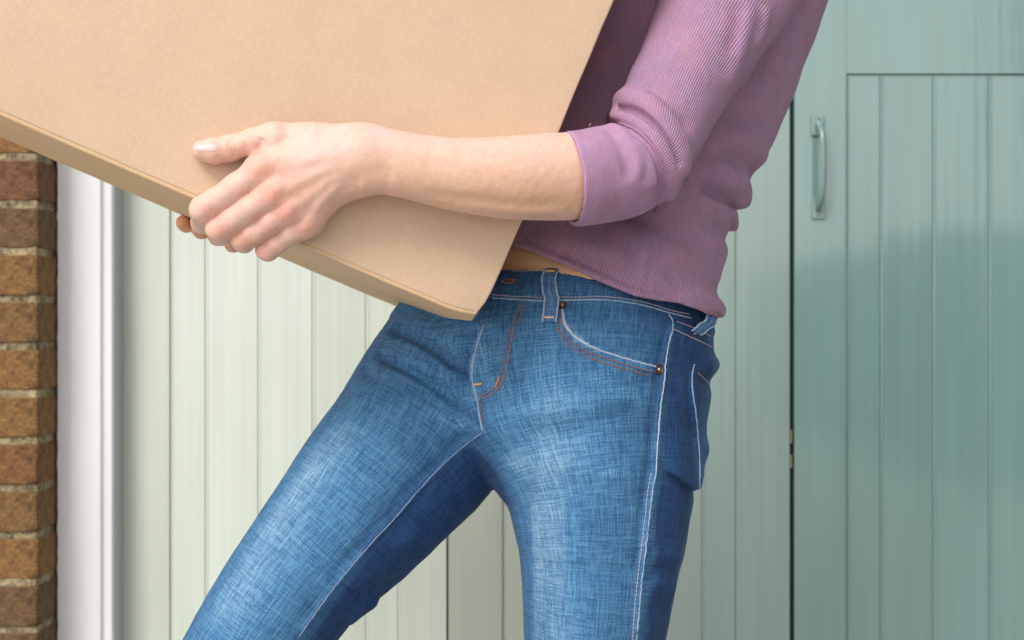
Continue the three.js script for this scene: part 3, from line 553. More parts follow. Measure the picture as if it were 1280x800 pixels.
// seams, stitches, hardware
const tubeOn = (P, r, seg = 6) => new THREE.TubeGeometry(new THREE.CatmullRomCurve3(P, false, 'centripetal'), Math.max(4, P.length * 2), r, seg);
function stitches(pts, f, gap, r, lift = 0.0005, len = 0.0024) {
  gap *= 1.5; r *= 1.2;
  const P = lay(pts, f, 4, lift); if (P.length < 3) return [];
  const c = new THREE.CatmullRomCurve3(P, false, 'centripetal'), L = c.getLength(), n = Math.floor(L / (len + gap)), out = [];
  for (let i = 0; i < n; i++) { const a = c.getPointAt((i * (len + gap)) / L), b = c.getPointAt((i * (len + gap) + len) / L); const g = new THREE.CapsuleGeometry(r, a.distanceTo(b), 2, 5); g.applyQuaternion(new THREE.Quaternion().setFromUnitVectors(V(0, 1, 0), b.clone().sub(a).normalize())); g.translate(...a.add(b).multiplyScalar(0.5).toArray()); out.push(g); }
  return out;
}
const rust = std({ color: rgb(0.36, 0.12, 0.045), roughness: 0.7 }), paleThread = std({ color: rgb(0.50, 0.40, 0.48), roughness: 0.7 }), gold = std({ color: rgb(0.72, 0.42, 0.10), roughness: 0.7 }), frayed = std({ color: rgb(0.42, 0.50, 0.64), roughness: 0.9 }), blueEdge = std({ color: rgb(0.30, 0.40, 0.58), roughness: 0.9 });
const shift = (pts, ox, oy) => pts.map(([x, y]) => [x + ox, y + oy]);
const mouth = [[703, 386], [705, 403], [716, 419], [736, 432], [769, 444.5], [802, 454], [820, 458.5]], flyJ = [[652, 376], [645, 396], [637, 415], [633, 440], [629, 462], [623, 478], [613, 489], [599, 496]];
const outer = [[836, 393], [841, 402], [841, 412], [837, 425], [833, 447], [830, 480], [826, 507], [823.5, 535], [821.5, 562], [820, 590], [816, 612], [813, 640], [808, 682], [803, 722], [798, 775], [796, 803]];
const bandLine = [[616, 371.5], [650, 373.5], [678, 375], [715, 374], [757, 374], [799, 379.5], [841, 391], [864, 396.5]];
const seamNoise = (g, a = 0.0005) => { const p = g.attributes.position; for (let i = 0; i < p.count; i++) { const x = p.getX(i), y = p.getY(i), z = p.getZ(i); p.setXYZ(i, x + a * noise(x * 300, y * 300, z * 300), y + a * noise(y * 300 + 9, x * 300, z * 300), z + a * noise(z * 300, x * 300 + 5, y * 300)); } return g; };
const jpart = (name, list, m, d) => { const g = list.length > 1 ? mergeGeometries(list) : list[0]; return part(name, local(g), m, jeans, d); };
jpart('outer_seam', [seamNoise(tubeOn(lay(outer.slice(9), jeansField, 5, -0.0001), 0.0007), 0.0010)], blueEdge, { label: 'flattened lower part of the outer seam' });
jpart('outer_seam', [seamNoise(tubeOn(lay(outer.slice(0, 10), jeansField, 5, 0.0001), 0.0007), 0.0009)], frayed, { label: 'pale worn outer seam' });
jpart('pocket_edge', [seamNoise(tubeOn(lay(mouth, jeansField, 5, 0.0002), 0.0009), 0.0008), seamNoise(tubeOn(lay([[703.5, 391], [705.5, 402], [715.5, 418], [735, 431]], jeansField, 4, 0.0003), 0.0015), 0.0011)], frayed, { label: 'frayed front pocket edge' });
jpart('waist_seam', [seamNoise(tubeOn(lay(shift(bandLine, 0, 1), jeansField, 6, 0.0001), 0.0008))], blueEdge);
jpart('back_pocket_edge', [seamNoise(tubeOn(lay([[868, 455], [865, 470], [866, 490], [869, 512], [872, 540], [874, 568], [874.5, 600], [874, 619]], jeansField, 5, 0.0002), 0.0007), 0.0007)], blueEdge, { label: 'pale back pocket edge' });
jpart('fly_edge', [seamNoise(tubeOn(lay([[605, 406], [597, 430], [591, 456], [591, 478], [596, 498], [599, 516], [603, 538]], jeansField, 5, 0.0001), 0.0009))], blueEdge);
jpart('inseam', [seamNoise(tubeOn(lay([[602, 541], [570, 566], [537, 598], [496, 645], [452, 693], [410, 745], [374, 796]], jeansField, 6, 0), 0.0006), 0.0006)], std({ color: rgb(0.22, 0.26, 0.38), roughness: 0.9 }));
jpart('stitching', [...stitches(flyJ, jeansField, 0.0008, 0.00042), ...stitches(shift(flyJ, 4.5, 2.5), jeansField, 0.0008, 0.00042), ...stitches(shift(mouth, -3, 6.5), jeansField, 0.0009, 0.0004), ...stitches(shift(mouth, -6, 11.5), jeansField, 0.0009, 0.0004), ...stitches([[600, 497], [601, 510], [606, 530]], jeansField, 0.001, 0.0004)], rust, { label: 'rust coloured double stitching', kind: 'stuff' });
jpart('stitching', [...stitches(shift(bandLine, 0, -3), jeansField, 0.0009, 0.0004), ...stitches([[640, 338.8], [668, 339], [700, 339.5], [716, 341]], jeansField, 0.0009, 0.0004), ...stitches([[846, 402], [862, 408], [876, 414], [889, 421]], jeansField, 0.0009, 0.0004), ...stitches([[843, 412], [860, 420], [875, 427], [890, 434]], jeansField, 0.0009, 0.0004), ...stitches([[872, 466], [880, 473], [889, 483]], jeansField, 0.0009, 0.0004),
  ...stitches(shift(outer.slice(9), -6, 2), jeansField, 0.001, 0.0004)], paleThread, { label: 'pale mauve stitching', kind: 'stuff' });
const tack = (pts, r) => seamNoise(tubeOn(lay(pts, jeansField, 2, 0.0006), r), 0.0003);
jpart('bartack', [tack([[592, 481], [597, 480.5], [603, 479.5]], 0.0010)], gold); jpart('bartack', [tack([[620, 484], [622, 478], [624.5, 471]], 0.0012)], std({ color: rgb(0.62, 0.20, 0.05), roughness: 0.7 }));
const stud = (px, py, r) => { const q = pick(px, py, jeansField), n = grad(jeansField, q.x, q.y, q.z, 0.002, V()).normalize(); const mk = (g) => { g.rotateX(Math.PI / 2); g.applyQuaternion(new THREE.Quaternion().setFromUnitVectors(V(0, 0, 1), n)); g.translate(q.x, q.y, q.z); return g; };
  const lathe = (P) => mk(new THREE.LatheGeometry(P.map(([a, b]) => new THREE.Vector2(a * r, b * r)), 24));
  const rim = part('rivet', local(lathe([[0, 0.10], [0.45, 0.12], [0.62, 0.30], [0.85, 0.34], [1, 0.2], [1.02, -0.2]])), std({ color: rgb(0.09, 0.05, 0.035), metalness: 0.8, roughness: 0.45 }), jeans);
  part('rivet_centre', local(lathe([[0, 0.42], [0.22, 0.38], [0.36, 0.2], [0.38, 0.0]])), std({ color: rgb(0.62, 0.42, 0.28), metalness: 0.9, roughness: 0.3 }), jeans); return rim; };
stud(703, 381.5, 0.0042); stud(823.5, 462, 0.0052);
jpart('buttonhole', [seamNoise(tubeOn(lay([[627, 352], [634, 349.5], [645, 350.5], [634, 354], [627, 352]], jeansField, 2, 0.0002), 0.0008))], rust);
// belt loops: strips of cloth that stand off the band
function beltLoop(spine, half, lift, m, turn = 0) {
  const P = [], n = 14, curve = new THREE.CatmullRomCurve3(spine.map((s) => V(s[0], s[1], s[2] ?? 0)), false, 'centripetal'), W = 6, pos = [], uv = [], idx = [], col = [];
  for (let i = 0; i <= n; i++) {
    const t = i / n, c = curve.getPointAt(t), off = lift * Math.pow(Math.sin(Math.PI * t), 0.6) + 0.0014;
    for (let j = 0; j <= W; j++) {
      const s = j / W * 2 - 1, q = pick(c.x + s * half, c.y + turn * s, jeansField) ?? pick(c.x, c.y, jeansField), g = grad(jeansField, q.x, q.y, q.z, 0.004, V()).normalize();
      q.addScaledVector(g, off + 0.0006 * (1 - s * s)); P.push([q, g]);
    }
  }
  const put = (k) => { const b = pos.length / 3; P.forEach(([q, g], i) => { const p = q.clone().addScaledVector(g, k); pos.push(p.x, p.y, p.z); uv.push((i % (W + 1)) * 0.0023, Math.floor(i / (W + 1)) * 0.0034); const e = Math.abs((i % (W + 1)) / W * 2 - 1), w = e > 0.9 ? 0.5 : e < 0.2 ? 0.22 : 0.05; col.push(lerp(0.05, 0.5, w), lerp(0.15, 0.62, w), lerp(0.34, 0.8, w)); }); return b; };
  const a = put(0.0008), b = put(-0.0010), s = W + 1;
  for (let i = 0; i < n; i++) for (let j = 0; j < W; j++) { const o = i * s + j; idx.push(a + o, a + o + s, a + o + 1, a + o + 1, a + o + s, a + o + s + 1, b + o, b + o + 1, b + o + s, b + o + 1, b + o + s + 1, b + o + s); }
  const rim = (o1, o2) => idx.push(a + o1, a + o2, b + o1, a + o2, b + o2, b + o1);
  for (let i = 0; i < n; i++) { rim(i * s, (i + 1) * s); rim((i + 1) * s + W, i * s + W); }
  for (let j = 0; j < W; j++) { rim(j + 1, j); rim(n * s + j, n * s + j + 1); }
  const g = new THREE.BufferGeometry(); g.setAttribute('position', new THREE.Float32BufferAttribute(pos, 3)); g.setAttribute('uv', new THREE.Float32BufferAttribute(uv, 2)); g.setAttribute('color', new THREE.Float32BufferAttribute(col, 3)); g.setIndex(idx); g.computeVertexNormals();
  const loop = part('belt_loop', local(g), denim, jeans), edge = (k) => { const Q = []; for (let i = 0; i <= n; i++) { const [q, h] = P[i * s + k]; Q.push(q.clone().addScaledVector(h, 0.0006)); } return seamNoise(tubeOn(Q, 0.0007)); };
  jpart('belt_loop_edge', [edge(0), edge(W)], frayed);
  return { loop, P, s, n, W };
}
{
  const a = beltLoop([[690, 338.5], [687, 350], [688, 362], [690.5, 376], [689, 390], [687, 402.5]], 8.5, 0.0028);
  const bt = (row_, m) => { const Q = []; for (let j = 1; j < a.W; j++) { const [q, h] = a.P[row_ * a.s + j]; Q.push(q.clone().addScaledVector(h, 0.0012)); } jpart('bartack', [seamNoise(tubeOn(Q, 0.0011), 0.0003)], m); };
  bt(1, gold); bt(a.n - 1, std({ color: rgb(0.75, 0.55, 0.36), roughness: 0.7 }));
  beltLoop([[884, 386], [883, 393], [879, 402], [872, 410], [868, 417]], 5.5, 0.006, null, 3);
  jpart('bartack', [tack([[866, 417], [870, 416.5], [874, 417.5]], 0.0012)], std({ color: rgb(0.7, 0.6, 0.45), roughness: 0.7 }));
}

// --- top
const torsoLoft = new Loft([
  row(-150, 790, 900, 1010, 1.57, 0.100), row(-90, 750, 890, 1035, 1.575, 0.118), row(-40, 738, 880, 1038, 1.575, 0.125), row(0, 730, 872, 1027, 1.572, 0.128), row(35, 722, 864, 1013, 1.567, 0.128), row(72, 714, 856, 1000, 1.56, 0.126), row(100, 706, 848, 988, 1.556, 0.125), row(120, 700, 842, 979, 1.552, 0.124),
  row(145, 692, 834, 968, 1.547, 0.123), row(168, 684, 826, 947, 1.542, 0.122), row(186, 678, 820, 946, 1.538, 0.122), row(206, 670, 812, 934, 1.534, 0.122), row(230, 660, 804, 926, 1.53, 0.122), row(250, 652, 796, 911, 1.526, 0.123), row(268, 645, 790, 914, 1.522, 0.124), row(290, 636, 782, 907, 1.518, 0.126),
  row(322, 602, 770, 906, 1.513, 0.138), row(347, 588, 760, 905, 1.507, 0.147), row(368, 578, 752, 901, 1.502, 0.151), row(392, 570, 744, 901, 1.497, 0.154), row(420, 566, 738, 901, 1.495, 0.156)], 3);
const sleeveLoft = new Loft([
  [978, -122, 1.462, 70, 76, 0.060], [948, -75, 1.43, 82, 86, 0.060], [920, -20, 1.405, 82, 84, 0.058], [890, 30, 1.38, 74, 73, 0.054], [870, 68, 1.36, 69, 67, 0.051], [846, 113, 1.338, 63, 61, 0.048], [826, 156, 1.318, 58, 58, 0.047], [803, 199, 1.303, 56, 56, 0.047], [778, 214, 1.29, 59, 59, 0.046], [755, 219, 1.278, 60, 61, 0.045], [726, 222, 1.266, 61, 59, 0.043], [700, 222, 1.255, 60, 58, 0.042]], 3);
const topBase = (x, y, z) => smin(torsoLoft.d(x, y, z), sleeveLoft.d(x, y, z), 0.004 + 0.05 * smooth(1.20, 1.30, y));
const hemPts = [[656, 311], [700, 329], [745, 350], [794, 370.5], [850, 379.5], [893, 396]].map(([a, b]) => pick(a, b, torsoLoft.d.bind(torsoLoft))).filter(Boolean).map((q) => [q.x, q.y]);
hemPts.unshift([hemPts[0][0] - 0.1, hemPts[0][1] + 0.03]); hemPts.push([0.4, hemPts[hemPts.length - 1][1] - 0.01]);
const hemAt = (x) => { let i = 0; while (i + 2 < hemPts.length && x > hemPts[i + 1][0]) i++; const [a, b] = [hemPts[i], hemPts[i + 1]]; return lerp(a[1], b[1], clamp((x - a[0]) / (b[0] - a[0]))); };
const cuffA = pk(sleeveLoft.d.bind(sleeveLoft), 712, 165) ?? at(712, 166, 1.26), cuffB = pk(sleeveLoft.d.bind(sleeveLoft), 730.5, 225), cuffC = pk(sleeveLoft.d.bind(sleeveLoft), 727, 272) ?? at(727, 272, 1.26);
const cuffPlane = (() => { const p = planeThrough(cuffA, cuffB, cuffC); if (p.n.x > 0) { p.n.negate(); p.k = -p.k; } return p; })();
const tFold = folds([
  // rolls of the pushed-up sleeve at the inner elbow
  { pts: [[770, 129], [784, 121], [803, 126], [822, 140], [838, 160], [850, 184], [853, 208], [848, 226]], w: 0.0088, amp: 0.0125, ends: 0.05 },
  { pts: [[772, 138], [790, 140], [806, 148], [824, 166], [838, 190], [845, 212]], w: 0.0046, amp: -0.0095, ends: 0.05 },
  { pts: [[757, 148], [770, 144], [790, 151], [810, 164], [828, 184], [839, 206], [843, 226], [838, 248]], w: 0.0064, amp: 0.0115, ends: 0.05 },
  { pts: [[762, 153], [780, 157], [798, 168], [815, 186], [825, 208], [829, 230], [826, 252]], w: 0.0046, amp: -0.0080, ends: 0.05 },
  { pts: [[764, 156], [780, 166], [792, 184], [798, 206], [797, 232]], w: 0.006, amp: 0.0030 }, { pts: [[756, 160], [770, 170], [780, 188], [785, 210], [784, 232]], w: 0.006, amp: -0.0026 }, { pts: [[792, 172], [808, 190], [816, 214], [816, 240]], w: 0.007, amp: 0.0026 },
  { pts: [[740, 170], [750, 200], [752, 240], [750, 268]], w: 0.012, amp: 0.0012 },
  // upper sleeve
  { pts: [[938, 0], [932, 40], [920, 80], [905, 116]], w: 0.010, amp: 0.0030 }, { pts: [[925, 0], [922, 34], [910, 72]], w: 0.008, amp: -0.0020 }, { pts: [[960, 6], [955, 36], [944, 62]], w: 0.007, amp: 0.0022 }, { pts: [[800, 108], [826, 118], [850, 142], [862, 170]], w: 0.010, amp: -0.0028 }, { pts: [[786, 96], [810, 96], [840, 110]], w: 0.012, amp: 0.0016 },
  // the body under the arm, gathered at the waist
  { pts: [[905, 168], [925, 170], [944, 181]], w: 0.012, amp: 0.0075, tail: [[0.30, 1.07, -0.08], [0.28, 1.07, -0.14]], ends: 0.14 }, { pts: [[890, 185], [912, 196], [938, 206]], w: 0.008, amp: -0.0050, tail: [[0.28, 1.055, -0.09]] },
  { pts: [[870, 200], [894, 214], [924, 228]], w: 0.011, amp: 0.0085, tail: [[0.27, 1.04, -0.08], [0.25, 1.04, -0.14]], ends: 0.14 }, { pts: [[868, 226], [888, 240], [910, 250]], w: 0.007, amp: -0.0070, tail: [[0.25, 1.03, -0.08]] },
  { pts: [[868, 246], [890, 254], [914, 267]], w: 0.009, amp: 0.0068, tail: [[0.255, 1.01, -0.08], [0.23, 1.01, -0.14]], ends: 0.14 }, { pts: [[872, 268], [890, 280], [906, 291]], w: 0.008, amp: -0.0036, tail: [[0.24, 1.0, -0.08]] },
  { pts: [[860, 300], [884, 306], [905, 320]], w: 0.014, amp: 0.0030, tail: [[0.24, 0.985, -0.08]] }, { pts: [[850, 320], [876, 340], [900, 362]], w: 0.010, amp: -0.0040, tail: [[0.235, 0.955, -0.08]] }, { pts: [[835, 352], [866, 368], [900, 388]], w: 0.010, amp: 0.0058, tail: [[0.24, 0.94, -0.06]] },
  { pts: [[960, 70], [945, 86], [985, 96]], w: 0.012, amp: -0.0020 }, { pts: [[905, 140], [935, 150], [965, 148]], w: 0.010, amp: -0.0030 }, { pts: [[930, 100], [955, 118], [978, 118]], w: 0.014, amp: 0.0026 },
  { pts: [[660, 290], [700, 302], [750, 312], [800, 330]], w: 0.014, amp: 0.0018 }, { pts: [[690, 316], [730, 320], [775, 336]], w: 0.008, amp: -0.0014 },
  { pts: [[818, 290], [814, 320], [808, 366]], w: 0.003, amp: -0.0012, ends: 0.05 },
  // hem
  { pts: [[650, 306], [700, 326], [745, 346], [794, 367], [850, 377], [896, 392]], w: 0.0045, amp: 0.0016, ends: 0.02 }, { pts: [[655, 300], [705, 320], [750, 339], [797, 359], [850, 368]], w: 0.003, amp: -0.0009, ends: 0.03 },
], topBase);
const topField = (x, y, z) => {
  const b = topBase(x, y, z); if (Math.abs(b) > 0.05) return b > 0 ? b - 0.009 : b + 0.009;
  const outside = b - 1.35 * tFold(x, y, z) - 0.0012 * noise(x * 26, y * 26, z * 26), h = y - hemAt(x), cu = above(cuffPlane, x, y, z) - 8 * Math.max(0, sleeveLoft.d(x, y, z) - torsoLoft.d(x, y, z));
  let d = smax(smax(outside, -h + 0.0008 * noise(x * 40, z * 40, 3), 0.003), cu + 0.0008 * noise(y * 60, z * 60, 8), 0.002);
  if (h < 0.05) d = smax(d, -Math.max(outside + 0.006, h - 0.03), 0.0015);
  if (cu > -0.02 && x < 0.12) d = smax(d, -Math.max(outside + 0.0045, -0.008 - cu), 0.0015);
  return d;
};
// ribs run along the sleeve and down the body: one repeat is 16 ribs
const RIB = 0.0025;
const ribMap = texture(1024, 1024, (u, v, c, i, j) => {
  const r = 0.5 + 0.5 * Math.cos(u * 2 * Math.PI * 40), fleck = vn(u * 240, v * 60, 240, 60, 101), f2 = vn(u * 80, v * 30, 80, 30, 102), f3 = vn(u * 480, v * 300, 480, 300, 103), k = lerp(0.74, 1, r) * (0.94 + 0.22 * (f3 - 0.5) + 0.16 * (fleck - 0.5)), w = clamp(0.5 + 1.1 * (fleck - 0.5) + 0.7 * (f2 - 0.5));  // valleys between ribs darkened in the colour, as shade would
  c[0] = k * lerp(1.0, 0.84, w); c[1] = k * lerp(0.90, 0.97, w); c[2] = k * lerp(0.86, 1.0, w);
}, true, 1 / (40 * RIB), 1 / (40 * RIB));
const ribBump = texture(1024, 256, (u, v, c) => { const r = 0.5 + 0.5 * Math.cos(u * 2 * Math.PI * 40); c[0] = c[1] = c[2] = 0.75 * r + 0.25 * vn(u * 240, v * 120, 240, 120, 104); }, false, 1 / (40 * RIB), 1 / (40 * RIB));
const knit = phys({ vertexColors: true, map: ribMap, bumpMap: ribBump, bumpScale: 0.0008, roughness: 0.92, sheen: 0.35, sheenRoughness: 0.45, sheenColor: rgb(0.62, 0.42, 0.56) });
const topColour = (x, y, z, c) => { const k = 1 + 0.18 * fbm3(x * 30, y * 30, z * 30, 2) + 0.10 * noise(x * 160, y * 60, z * 160) + 0.06 * noise(x * 320, y * 320, z * 320), w = 0.5 + 0.7 * noise(x * 40 + 7, y * 22, z * 40); c[0] = 0.52 * k * lerp(1.05, 0.93, w); c[1] = 0.288 * k; c[2] = 0.45 * k * lerp(0.93, 1.06, w); };
const cuffSeam = (() => { const p = planeThrough(pk(topField, 792, 161), pk(topField, 827, 215), pk(topField, 820, 256)); if (p.n.x > 0) { p.n.negate(); p.k = -p.k; } return p; })();
const topMesh = meshField(topField, [-0.06, 0.90, -0.26], [0.42, 1.43, 0.31], 0.0025), topIdx = [], cuffIdx = [];
{
  const p = topMesh.attributes.position, ix = topMesh.index.array;
  for (let i = 0; i < ix.length; i += 3) {
    const t = [ix[i], ix[i + 1], ix[i + 2]], x = t.reduce((q, k) => q + p.getX(k) / 3, 0), y = t.reduce((q, k) => q + p.getY(k) / 3, 0), z = t.reduce((q, k) => q + p.getZ(k) / 3, 0);
    (above(cuffSeam, x, y, z) > 0 && sleeveLoft.d(x, y, z) < torsoLoft.d(x, y, z) && x < 0.16 && y < 1.13 ? cuffIdx : topIdx).push(...t);
  }
}
const sub = (ix) => { const g = new THREE.BufferGeometry(); g.setAttribute('position', topMesh.attributes.position); g.setAttribute('normal', topMesh.attributes.normal); g.setIndex(new THREE.BufferAttribute(Uint32Array.from(ix), 1)); return g; };
const top = part('top', local(dress(sub(topIdx), [torsoLoft, sleeveLoft], topColour, (x, y, z) => (torsoLoft.d(x, y, z) < sleeveLoft.d(x, y, z) ? 0 : 1))), knit, person, { label: 'mauve ribbed long-sleeved top with pushed-up sleeve' });
const fineMap = texture(1024, 1024, (u, v, c) => { const a = vn(u * 330, v * 200, 330, 200, 121), b = vn(u * 160, v * 320, 160, 320, 122), d = vn(u * 40, v * 30, 40, 30, 123), w = clamp(0.5 + 0.8 * (a - 0.5) + 0.6 * (d - 0.5)), k = 0.88 + 0.18 * (a - 0.5) + 0.16 * (b - 0.5) + 0.07 * Math.cos(v * 2 * Math.PI * 64); c[0] = k * lerp(1, 0.88, w); c[1] = k * lerp(0.93, 0.97, w); c[2] = k * lerp(0.90, 1.0, w); }, true, 10, 10);
part('cuff', local(dress(sub(cuffIdx), [sleeveLoft], (x, y, z, c) => { topColour(x, y, z, c); c[0] *= 0.92; c[1] *= 0.93; c[2] *= 0.95; })), phys({ vertexColors: true, map: fineMap, bumpMap: fineMap, bumpScale: 0.0008, roughness: 0.95, sheen: 0.3, sheenRoughness: 0.45, sheenColor: rgb(0.62, 0.45, 0.62) }), top, { label: 'smoother lavender cuff band' });
{
  // the cuff band: a finer knit that lies a hair proud of the sleeve, from the curved seam to the open edge
  const seamPts = [[775, 153], [796, 163], [814, 181], [824, 204], [828, 228], [825, 252], [818, 266]];
  const cm = std({ color: rgb(0.40, 0.21, 0.33), roughness: 0.9 });
  part('cuff_seam', local(seamNoise(tubeOn(lay(seamPts, topField, 5, 0.0002), 0.0009), 0.0003)), cm, top, { label: 'seam where the cuff band joins the sleeve' });
  part('side_seam', local(seamNoise(tubeOn(lay([[818, 286], [813, 320], [808, 345], [804, 366]], topField, 5, 0), 0.0006), 0.0003)), cm, top);
  part('loose_thread', local(tubeOn([...lay([[733, 159.5], [735, 158]], topField, 1, 0.0008), at(736, 155.5, 1.262), at(733.5, 156.5, 1.26), at(737, 158.6, 1.262)], 0.0003, 5)), std({ color: rgb(0.6, 0.4, 0.55) }), top);
}

// --- bare body: head, neck, trunk, arms and hands in one field
const armLoft = new Loft([
  [976, -110, 1.46, 46, 48, 0.044], [922, -16, 1.41, 50, 50, 0.042], [870, 68, 1.365, 48, 46, 0.038], [826, 156, 1.322, 44, 44, 0.036], [800, 205, 1.30, 44, 45, 0.038], [770, 216, 1.286, 50, 50, 0.038], [722, 219.5, 1.266, 55, 54, 0.038], [674, 221, 1.252, 54.5, 53.5, 0.037], [632, 221.5, 1.241, 52, 51, 0.035], [577, 218, 1.23, 47, 45.5, 0.031], [540, 212, 1.224, 44, 42, 0.027], [508, 207, 1.219, 41, 41.5, 0.024], [480, 201.5, 1.2155, 40.5, 41, 0.0215], [456, 200, 1.213, 41, 40, 0.0195], [440, 200, 1.212, 39, 37, 0.018], [415, 204, 1.2125, 33, 29, 0.016], [385, 210, 1.214, 26, 22, 0.013], [360, 216, 1.216, 18, 16, 0.010]], 3);
const H = (px, py, off, r) => [...onFace(px, py, off).toArray(), r];
const back = boxN.clone().multiplyScalar(-1), down = boxUp.clone().multiplyScalar(-1);
// under the box: from a knuckle at the lower edge the finger goes back along the bottom
const under = (px, py, off, b, d, r) => { const p = onFace(px, py, off).addScaledVector(back, b).addScaledVector(down, d); return [p.x, p.y, p.z, r]; };
const palm = (() => {
  const bones = [
    chain([H(452, 184, 0.028, 0.0140), H(390, 191, 0.029, 0.0140), H(328, 209, 0.024, 0.0125)]), chain([H(450, 192, 0.030, 0.0150), H(395, 214, 0.031, 0.0140), H(344, 238, 0.026, 0.0122)]),
    chain([H(448, 206, 0.028, 0.0150), H(400, 236, 0.028, 0.0135), H(363, 260, 0.023, 0.0117)]), chain([H(446, 217, 0.025, 0.0145), H(411, 242, 0.024, 0.0125), H(385, 279, 0.018, 0.0108)]),
    chain([H(452, 178, 0.022, 0.0112), H(392, 168.5, 0.024, 0.0112), H(340, 171.5, 0.0175, 0.0112)]), chain([H(438, 222, 0.016, 0.0125), H(398, 252, 0.013, 0.0110)])];
  return (x, y, z) => { let d = bones[0](x, y, z); for (let i = 1; i < bones.length; i++) d = smin(d, bones[i](x, y, z), 0.013); return d; };
})();
const fingers = [
  chain([H(344, 171, 0.019, 0.0112), H(318, 176.5, 0.0145, 0.0110), H(286, 185.5, 0.0115, 0.0107), H(268, 188.6, 0.0108, 0.0105), H(253, 188.4, 0.0102, 0.0088)], 0.004),
  chain([H(326, 213, 0.0235, 0.0125), H(296, 234, 0.0185, 0.0113), H(268, 253.5, 0.0105, 0.0113), H(254.5, 262, 0.0060, 0.0113), under(258, 268, 0.003, 0.025, 0.0060, 0.0098), under(262, 272, 0.002, 0.044, 0.004, 0.0085)], 0.004),
  chain([H(344, 240, 0.0255, 0.0122), H(313, 260, 0.0205, 0.0112), H(289, 277, 0.0125, 0.0112), H(274.5, 285.5, 0.0060, 0.0112), under(278, 288, 0.002, 0.028, 0.002, 0.0096), under(282, 289, 0.002, 0.050, 0.000, 0.0085)], 0.004),
  chain([H(363, 261, 0.0225, 0.0115), H(338, 277, 0.0185, 0.0105), H(318, 290, 0.0115, 0.0105), H(304, 298, 0.0050, 0.0105), under(307, 299, 0.002, 0.026, 0.0015, 0.0092), under(310, 300, 0.001, 0.046, 0.000, 0.0082)], 0.004),
  chain([H(386, 279, 0.0175, 0.0104), H(363, 291, 0.0140, 0.0096), H(346, 303, 0.0080, 0.0094), H(334.5, 311.5, 0.0030, 0.0096), under(337, 311, 0.000, 0.020, 0.0005, 0.0084), under(340, 311, -0.001, 0.036, 0.000, 0.0076)], 0.004)];
const handBase = (x, y, z) => {
  const arm = armLoft.d(x, y, z), p = smin(palm(x, y, z), arm, 0.016); let d = p;
  for (let i = 0; i < 5; i++) d = Math.min(d, smin(p, fingers[i](x, y, z), i ? 0.0085 : 0.007));
  return d;
};
const skinFold = folds([
  // tendons and knuckles on the back of the hand
  { pts: [[430, 190], [385, 200], [340, 212]], w: 0.0045, amp: 0.00040 }, { pts: [[432, 202], [392, 220], [352, 240]], w: 0.0042, amp: 0.00060 }, { pts: [[432, 212], [400, 235], [368, 260]], w: 0.0042, amp: 0.00055 }, { pts: [[428, 228], [405, 250], [388, 274]], w: 0.004, amp: 0.0008 },
  { pts: [[420, 200], [380, 213], [345, 226]], w: 0.005, amp: -0.00040 }, { pts: [[425, 212], [390, 232], [360, 252]], w: 0.005, amp: -0.00050 }, { pts: [[425, 225], [400, 245], [378, 268]], w: 0.005, amp: -0.00040 },
  { pts: [[326, 208], [320, 213], [317, 219]], w: 0.007, amp: 0.0012, ends: 0 }, { pts: [[345, 237], [340, 243], [338, 248]], w: 0.0065, amp: 0.0014, ends: 0 }, { pts: [[364, 259], [360, 265], [358, 269]], w: 0.006, amp: 0.0013, ends: 0 }, { pts: [[387, 276], [384, 281], [382, 285]], w: 0.0055, amp: 0.0009, ends: 0 },
  { pts: [[342, 158], [346, 168], [342, 180]], w: 0.006, amp: 0.0008, ends: 0 },
  // wrist: hollow beside the small knob of the ulna
  { pts: [[440, 243], [436, 234], [446, 224], [470, 216], [500, 212]], w: 0.0085, amp: -0.0010 }, { pts: [[448, 231], [464, 232], [486, 229]], w: 0.011, amp: 0.0005 }, { pts: [[520, 240], [580, 248], [660, 256], [715, 254]], w: 0.006, amp: -0.0012 }, { pts: [[560, 256], [640, 264], [715, 264]], w: 0.006, amp: 0.0012 }, { pts: [[470, 172], [520, 184], [580, 196]], w: 0.010, amp: 0.0010 },
  // web of the thumb, finger clefts, skin creases
  { pts: [[330, 172], [324, 183], [320, 192]], w: 0.0028, amp: -0.0016 }, { pts: [[312, 168], [308, 176], [309, 188]], w: 0.002, amp: -0.0004 },
  { pts: [[292, 171], [290, 180], [291, 190], [294, 198]], w: 0.0013, amp: -0.0007, ends: 0.1 }, { pts: [[296, 170], [294.5, 180], [296, 192]], w: 0.0012, amp: -0.0005, ends: 0.1 }, { pts: [[288, 173], [286, 182], [287, 192]], w: 0.0012, amp: -0.0007, ends: 0.1 },
  { pts: [[261, 243], [267, 252], [270, 264]], w: 0.0013, amp: -0.0007, ends: 0.1 }, { pts: [[257, 246], [263, 255], [266, 267]], w: 0.0012, amp: -0.0005, ends: 0.1 }, { pts: [[280, 272], [286, 280], [289, 290]], w: 0.0012, amp: -0.0005, ends: 0.1 }, { pts: [[309, 288], [314, 295], [316, 302]], w: 0.0012, amp: -0.0005, ends: 0.1 },
  { pts: [[256, 256], [252, 262], [250, 268]], w: 0.005, amp: 0.0006, ends: 0 }, { pts: [[276, 280], [272, 286], [271, 292]], w: 0.005, amp: 0.0006, ends: 0 }, { pts: [[306, 292], [302, 298], [301, 304]], w: 0.0045, amp: 0.0006, ends: 0 },
], handBase);
const handField = (x, y, z) => { const b = handBase(x, y, z); if (Math.abs(b) > 0.02) return b; return b - skinFold(x, y, z) - 0.00025 * noise(x * 130, y * 130, z * 130); };
